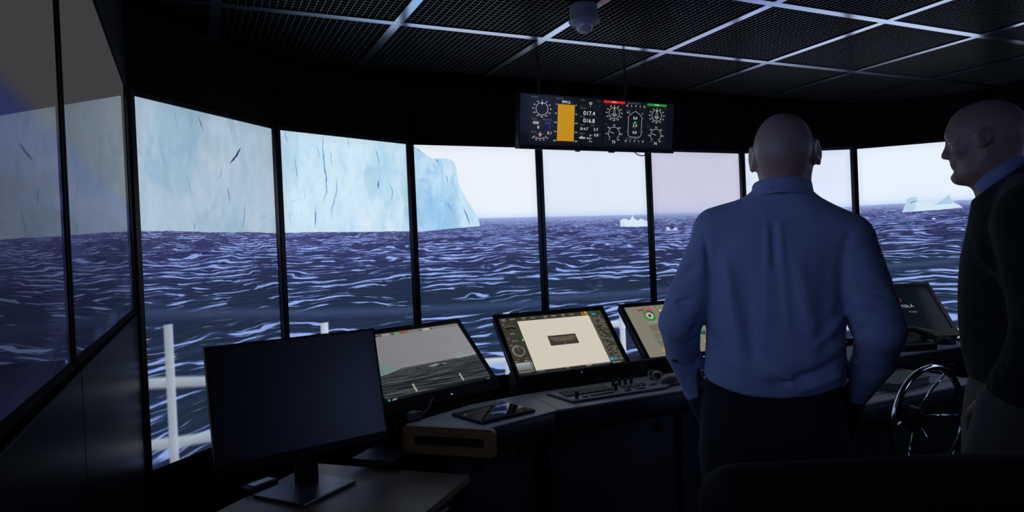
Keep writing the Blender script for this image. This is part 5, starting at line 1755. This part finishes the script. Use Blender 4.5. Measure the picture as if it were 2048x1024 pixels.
hL = hand_axes((0.38, 0.14, -0.915), (0.1, 1.0, 0.1))
hR = hand_axes((-0.34, 0.14, -0.93), (-0.1, 1.0, 0.1))
hand(F, (-0.264, 0.055, 1.050), hL, 0.92, 0.22)
hand(F, (0.156, 0.062, 1.050), hR, 0.92, 0.22)
for hx, kx, fx in ((-0.140, -0.155, -0.165), (0.026, 0.040, 0.050)):
    F.cap((hx, 0, 0.92), (kx, 0.012, 0.50), 0.075, 0.052, 0.03)
    F.cap((kx, 0.012, 0.50), (fx, -0.015, 0.09), 0.050, 0.036, 0.02)
    F.cap((fx, -0.02, 0.05), (fx + 0.004, 0.14, 0.035), 0.036, 0.028, 0.02)
link('body', F.mesh('body'), M_SKIN1, m1, 'all')
eyes(m1, (0.004, 0.012, 1.733), R1, 1.0)

F = Field((-0.46, -0.25, 0.98), (0.40, 0.22, 1.72), 0.0052)
F.stack([(1.03, -0.054, 0.000, 0.190, 0.128), (1.09, -0.052, -0.004, 0.192, 0.140), (1.16, -0.046, -0.006, 0.190, 0.146), (1.25, -0.042, -0.002, 0.188, 0.136), (1.36, -0.038, 0.0, 0.190, 0.128), (1.45, -0.032, 0.0, 0.196, 0.120), (1.52, -0.020, -0.004, 0.178, 0.098),
         (1.565, -0.014, -0.006, 0.135, 0.080), (1.60, -0.010, -0.008, 0.090, 0.072), (1.635, -0.006, -0.008, 0.072, 0.068)], 0.03)
F.cap((-0.075, -0.010, 1.570), (-0.188, -0.006, 1.530), 0.058, 0.068, 0.04)
F.cap((0.055, -0.010, 1.552), (0.156, -0.006, 1.492), 0.058, 0.068, 0.04)
for A, mid, r in ((armL, (-0.304, 0.010, 1.165), (0.070, 0.064, 0.052, 0.046)), (armR, (0.214, 0.015, 1.150), (0.070, 0.066, 0.056, 0.047))):
    F.cap(A[0], A[1], r[0], r[1], 0.012)
    F.cap(A[1], mid, r[1] - 0.003, r[2], 0.005)
    F.cap(mid, A[2], r[2], r[3], 0.005)
# cuffs falling open round the wrists
F.cap((-0.276, 0.045, 1.085), (-0.266, 0.062, 1.040), 0.043, 0.047, 0.008)
F.cap((0.172, 0.050, 1.085), (0.160, 0.064, 1.055), 0.044, 0.046, 0.008)
F.cap((-0.266, 0.063, 1.050), (-0.260, 0.075, 1.010), 0.036, 0.041, minus=True, k=0.004)
F.cap((0.160, 0.066, 1.062), (0.154, 0.078, 1.020), 0.036, 0.041, minus=True, k=0.004)
# tails tucked in along a curved waistline
X, Y, Z = F.grid()
u_ = (X + 0.054) / 0.20
hem = 1.066 + 0.042 * np.clip(np.abs(u_), 0, 1.2) ** 2.2 - 0.006 * u_
inner = (np.abs(X + 0.054) < 0.205)
F.f = np.where(inner, np.maximum(F.f, (hem - Z) * 0.9), F.f)
# folds of the cloth
B = -0.13                                                 # depth of the back
folds(F, [
    ((-0.048, -0.100, 1.545), (-0.050, -0.126, 1.42), 0.006, 0.0075), ((-0.014, -0.100, 1.545), (-0.011, -0.126, 1.42), 0.006, 0.0085), ((-0.031, -0.100, 1.545), (-0.031, -0.126, 1.42), 0.007, -0.0050),
    ((-0.050, -0.118, 1.46), (-0.056, -0.134, 1.25), 0.007, 0.0060), ((-0.011, -0.118, 1.46), (-0.004, -0.134, 1.25), 0.008, 0.0065),
    ((-0.20, -0.085, 1.53), (-0.03, -0.102, 1.530), 0.006, 0.0030), ((0.16, -0.085, 1.505), (-0.03, -0.102, 1.530), 0.006, 0.0030),
    ((-0.215, -0.06, 1.52), (-0.205, -0.09, 1.37), 0.010, -0.008), ((0.155, -0.08, 1.50), (0.125, -0.105, 1.36), 0.010, -0.008),
    ((-0.17, B + 0.01, 1.50), (-0.13, B, 1.20), 0.018, 0.009), ((-0.11, B, 1.46), (-0.095, B - 0.01, 1.14), 0.016, -0.008), ((0.03, B, 1.44), (0.055, B, 1.22), 0.020, 0.007),
    ((0.10, B + 0.02, 1.45), (0.085, B, 1.18), 0.018, -0.008), ((0.13, B + 0.03, 1.34), (0.06, B - 0.01, 1.25), 0.012, 0.007), ((0.145, -0.07, 1.29), (0.06, B - 0.01, 1.20), 0.012, 0.008),
    ((0.14, -0.08, 1.21), (-0.06, B - 0.02, 1.135), 0.015, 0.013), ((0.12, -0.10, 1.165), (-0.04, B - 0.02, 1.105), 0.012, -0.010), ((-0.20, -0.09, 1.19), (-0.06, B - 0.02, 1.125), 0.014, 0.010),
    ((-0.235, -0.06, 1.25), (-0.14, B, 1.17), 0.014, -0.008), ((0.135, -0.09, 1.13), (0.01, B - 0.02, 1.085), 0.010, 0.009), ((-0.05, B - 0.02, 1.16), (0.02, B - 0.02, 1.10), 0.014, 0.008),
    # sleeves: rings at the elbows, pulls at the armpits
    ((-0.245, -0.11, 1.335), (-0.345, -0.06, 1.31), 0.011, -0.010), ((-0.24, -0.10, 1.30), (-0.35, -0.08, 1.265), 0.010, 0.010), ((-0.235, -0.09, 1.255), (-0.345, -0.07, 1.225), 0.010, -0.010), ((-0.24, -0.06, 1.215), (-0.335, -0.04, 1.195), 0.010, 0.008),
    ((-0.235, -0.08, 1.43), (-0.30, -0.08, 1.39), 0.012, -0.008), ((-0.24, -0.07, 1.38), (-0.33, -0.07, 1.36), 0.012, 0.007), ((-0.245, -0.02, 1.15), (-0.32, 0.0, 1.13), 0.010, -0.006),
    ((0.155, -0.10, 1.36), (0.25, -0.08, 1.335), 0.012, -0.009), ((0.16, -0.11, 1.315), (0.27, -0.07, 1.295), 0.010, 0.009), ((0.155, -0.10, 1.255), (0.275, -0.07, 1.235), 0.010, -0.010), ((0.155, -0.09, 1.225), (0.27, -0.06, 1.200), 0.010, 0.010),
    ((0.15, -0.05, 1.185), (0.245, -0.02, 1.165), 0.010, -0.009), ((0.145, -0.03, 1.15), (0.225, 0.0, 1.135), 0.010, 0.008), ((0.17, -0.07, 1.43), (0.21, -0.07, 1.39), 0.012, 0.006),
])
n3 = fbm(X * 9 + Y * 5, Z * 6 + Y * 7, 3) - 0.5
F.f -= (0.006 * n3).astype(np.float32)
link('shirt', F.mesh('shirt', 1), M_SHIRT, m1, 'all')
link('collar', collar_mesh(-0.006, -0.006, 1.612, 1.668, 0.068, 0.072, (0, 1), 0.030), M_SHIRT, m1, 'all')
MB().tube([(-0.325, -0.058, 1.152), (-0.318, -0.064, 1.150), (-0.311, -0.067, 1.151)], 0.004, 8).build('cuff_button', M_BLACK, m1)
MB().tube([(-0.038, -0.090, 1.640), (-0.030, -0.0905, 1.634), (-0.022, -0.090, 1.641)], 0.0022, 6).build('collar_loop', M_SHIRT, m1)

F = Field((-0.32, -0.20, 0.03), (0.24, 0.20, 1.16), 0.0075)
F.stack([(0.70, -0.055, 0.0, 0.150, 0.085), (0.78, -0.056, -0.002, 0.176, 0.108), (0.86, -0.057, -0.004, 0.193, 0.128), (0.95, -0.058, -0.008, 0.200, 0.136), (1.02, -0.056, -0.004, 0.194, 0.128), (1.108, -0.054, 0, 0.180, 0.112)], 0.03)
for hx, kx, fx in ((-0.150, -0.158, -0.165), (0.036, 0.042, 0.050)):
    F.cap((hx, -0.004, 0.86), (kx, 0.010, 0.50), 0.100, 0.078, 0.05)
    F.cap((kx, 0.010, 0.50), (fx, -0.012, 0.085), 0.077, 0.066, 0.02)
F.cap((-0.254, 0.058, 1.020), (-0.205, 0.078, 0.885), 0.047, 0.046, 0.015)
F.cap((0.147, 0.065, 1.020), (0.104, 0.085, 0.885), 0.047, 0.046, 0.015)
folds(F, [((-0.20, -0.12, 1.0), (-0.06, -0.13, 0.90), 0.014, 0.006), ((0.10, -0.12, 1.0), (-0.05, -0.13, 0.92), 0.014, 0.006)])
link('trousers', F.mesh('trousers', 2), M_TROUS, m1, 'all')
for fx in (-0.165, 0.050):
    MB().box((fx + 0.002, 0.06, 0.045), (0.094, 0.28, 0.080), bevel=0.034, seg=4).box((fx + 0.002, 0.06, 0.010), (0.098, 0.284, 0.020), bevel=0.006).build('shoe', M_SHOE, m1, True)

# --- the bald man in profile, dark sweater over a blue collar
D2 = Vector((2.014, 1.150, 0)).normalized()
m2 = thing('person', 'bald man in profile, dark green sweater over a blue collar, hand in khaki pocket', 'person', (2.014, 1.150, 0), math.atan2(D2.y, D2.x) - PI / 2)
M_SKIN2 = skin_mat('skin_man_in_sweater', (0.34, 0.21, 0.18), (0.31, 0.21, 0.185), 1.78)
M_SWEAT = cloth_mat('dark_green_knit', (0.008, 0.016, 0.013), 500, 0.95, 0.1, 0.3)
M_KHAKI = cloth_mat('khaki_cloth', (0.085, 0.080, 0.065), 700, 0.9, 0.15, 0.3)
M_COLLAR = cloth_mat('pale_blue_cloth', (0.20, 0.27, 0.47), 1000, 0.88, 0.2, 0.15)
F = Field((-0.16, -0.40, 0.0), (0.30, 0.34, 1.90), 0.0050)
# he faces -x of this frame; +y is away from the photographer
R2 = frame_of((-1.0, 0.06, -0.02), 0.05, 0.0)
head(F, (0.0015, 0.0, 1.745), R2, 0.92, ear=0.78, ear_x=-0.002)
F.cap((0.052, 0.0, 1.545), (0.018, 0.0, 1.685), 0.066, 0.060, 0.03)
F.cap((0.045, 0.0, 1.66), (0.050, 0.0, 1.72), 0.040, 0.036, 0.03)
F.stack([(0.90, 0.045, 0, 0.100, 0.150), (1.10, 0.045, 0, 0.090, 0.145), (1.30, 0.045, 0, 0.095, 0.150), (1.45, 0.055, 0, 0.085, 0.160), (1.54, 0.065, 0, 0.070, 0.14), (1.58, 0.062, 0, 0.055, 0.08)], 0.03)
a2 = [[(0.085, -0.195, 1.515), (0.105, -0.245, 1.260), (0.032, -0.196, 1.075)], [(0.085, 0.195, 1.515), (0.105, 0.245, 1.260), (0.032, 0.196, 1.075)]]
for A in a2:
    F.cap(A[0], A[1], 0.046, 0.038, 0.03)
    F.cap(A[1], A[2], 0.037, 0.027, 0.02)
for sg, A in zip((-1, 1), a2):
    hh = np.array(((-0.28, -0.10 * sg, -0.95), (-0.95, 0.05, 0.28), (0.05, sg * 0.99, -0.10))).T
    hand(F, A[2], hh, 0.92, 0.2)
for sg in (-1, 1):
    F.cap((0.045, sg * 0.085, 0.92), (0.035, sg * 0.095, 0.50), 0.078, 0.053, 0.03)
    F.cap((0.035, sg * 0.095, 0.50), (0.060, sg * 0.105, 0.09), 0.050, 0.036, 0.02)
    F.cap((0.065, sg * 0.105, 0.05), (-0.09, sg * 0.115, 0.035), 0.036, 0.028, 0.02)
link('body', F.mesh('body'), M_SKIN2, m2, 'all')
eyes(m2, (0.0015, 0.0, 1.745), R2, 0.92)

F = Field((-0.18, -0.42, 1.02), (0.34, 0.36, 1.74), 0.0062)
F.stack([(1.085, 0.046, 0, 0.102, 0.160), (1.12, 0.046, 0, 0.106, 0.166), (1.16, 0.044, 0, 0.114, 0.176), (1.24, 0.042, 0, 0.118, 0.180), (1.33, 0.042, 0, 0.116, 0.184), (1.42, 0.046, 0, 0.112, 0.188), (1.50, 0.060, 0, 0.108, 0.176),
         (1.555, 0.064, 0, 0.102, 0.130), (1.60, 0.064, 0, 0.094, 0.088), (1.635, 0.070, 0, 0.076, 0.072)], 0.03)
for sg, A in zip((-1, 1), a2):
    F.cap((0.090, sg * 0.06, 1.60), (0.092, sg * 0.175, 1.545), 0.058, 0.072, 0.04)
    F.cap(A[0], A[1], 0.076, 0.066, 0.025)
    F.cap(A[1], A[2], 0.062, 0.046, 0.015)
    F.cap(np.array(A[2]) + (0.012, 0, 0.05), np.array(A[2]) + (0.002, 0, 0.018), 0.047, 0.045, 0.006)
# crew neck climbing from the throat to the nape
F.cap((0.100, 0, 1.560), (0.036, 0, 1.655), 0.092, 0.0765, 0.03)
X, Y, Z = F.grid()
cutp = (X - 0.044) * -0.58 + (Z - 1.636) * 0.81
F.f = np.where((np.abs(Y) < 0.13) & (Z > 1.54) & (cutp > -0.02), np.maximum(F.f, cutp), F.f).astype(np.float32)
# ribbed hem
X, Y, Z = F.grid()
F.f -= (0.0035 * sstep(1.150, 1.140, Z) * (0.5 + 0.5 * np.sin(np.arctan2(Y, X - 0.046) * 60))).astype(np.float32)
F.f = np.where((np.abs(Y) < 0.19) & (Z < 1.3), np.maximum(F.f, 1.092 - Z), F.f)
folds(F, [((-0.03, -0.15, 1.46), (0.03, -0.22, 1.36), 0.012, 0.008), ((-0.06, -0.10, 1.30), (0.03, -0.18, 1.24), 0.014, 0.008), ((-0.05, -0.11, 1.20), (0.04, -0.17, 1.26), 0.012, -0.008), ((-0.06, -0.08, 1.17), (0.05, -0.17, 1.165), 0.010, 0.010),
          ((0.03, -0.27, 1.40), (0.12, -0.29, 1.36), 0.012, -0.008), ((0.04, -0.29, 1.32), (0.14, -0.30, 1.28), 0.012, 0.009), ((0.04, -0.30, 1.25), (0.14, -0.30, 1.22), 0.011, -0.009), ((0.02, -0.27, 1.18), (0.10, -0.28, 1.15), 0.010, 0.008)])
link('sweater', F.mesh('sweater', 1), M_SWEAT, m2, 'all')
cm2 = collar_mesh(0, 0, 0.0, 0.040, 0.0615, 0.064, (-1, 0), 0.0, gap=0.16, flare=0.9)
cm2.transform(Matrix.Translation((0.047, 0, 1.629)) @ Matrix.Rotation(0.62, 4, 'Y').inverted())
link('collar', cm2, M_COLLAR, m2, 'all')
F = Field((-0.16, -0.30, 0.03), (0.30, 0.30, 1.14), 0.0075)
F.stack([(0.70, 0.042, 0, 0.085, 0.150), (0.78, 0.044, 0, 0.108, 0.168), (0.86, 0.046, 0, 0.124, 0.180), (0.95, 0.046, 0, 0.124, 0.184), (1.04, 0.046, 0, 0.112, 0.172), (1.105, 0.046, 0, 0.098, 0.158)], 0.03)
for sg in (-1, 1):
    F.cap((0.045, sg * 0.088, 0.86), (0.035, sg * 0.097, 0.50), 0.100, 0.078, 0.05)
    F.cap((0.035, sg * 0.097, 0.50), (0.060, sg * 0.105, 0.085), 0.076, 0.066, 0.02)
    F.cap((0.020, sg * 0.188, 1.050), (-0.015, sg * 0.180, 0.90), 0.058, 0.056, 0.02)
folds(F, [((-0.07, -0.12, 1.06), (-0.05, -0.14, 0.90), 0.010, 0.010), ((-0.045, -0.15, 1.07), (-0.02, -0.17, 0.90), 0.010, -0.009), ((-0.015, -0.165, 1.07), (0.01, -0.19, 0.92), 0.010, 0.010)])
link('trousers', F.mesh('trousers', 2), M_KHAKI, m2, 'all')
for sg in (-1, 1):
    MB().box((-0.01, sg * 0.109, 0.045), (0.28, 0.094, 0.080), bevel=0.034, seg=4).box((-0.01, sg * 0.109, 0.010), (0.284, 0.098, 0.020), bevel=0.006).build('shoe', M_SHOE, m2, True)

# the font object was only a source of glyph outlines
bpy.data.objects.remove(_fo)
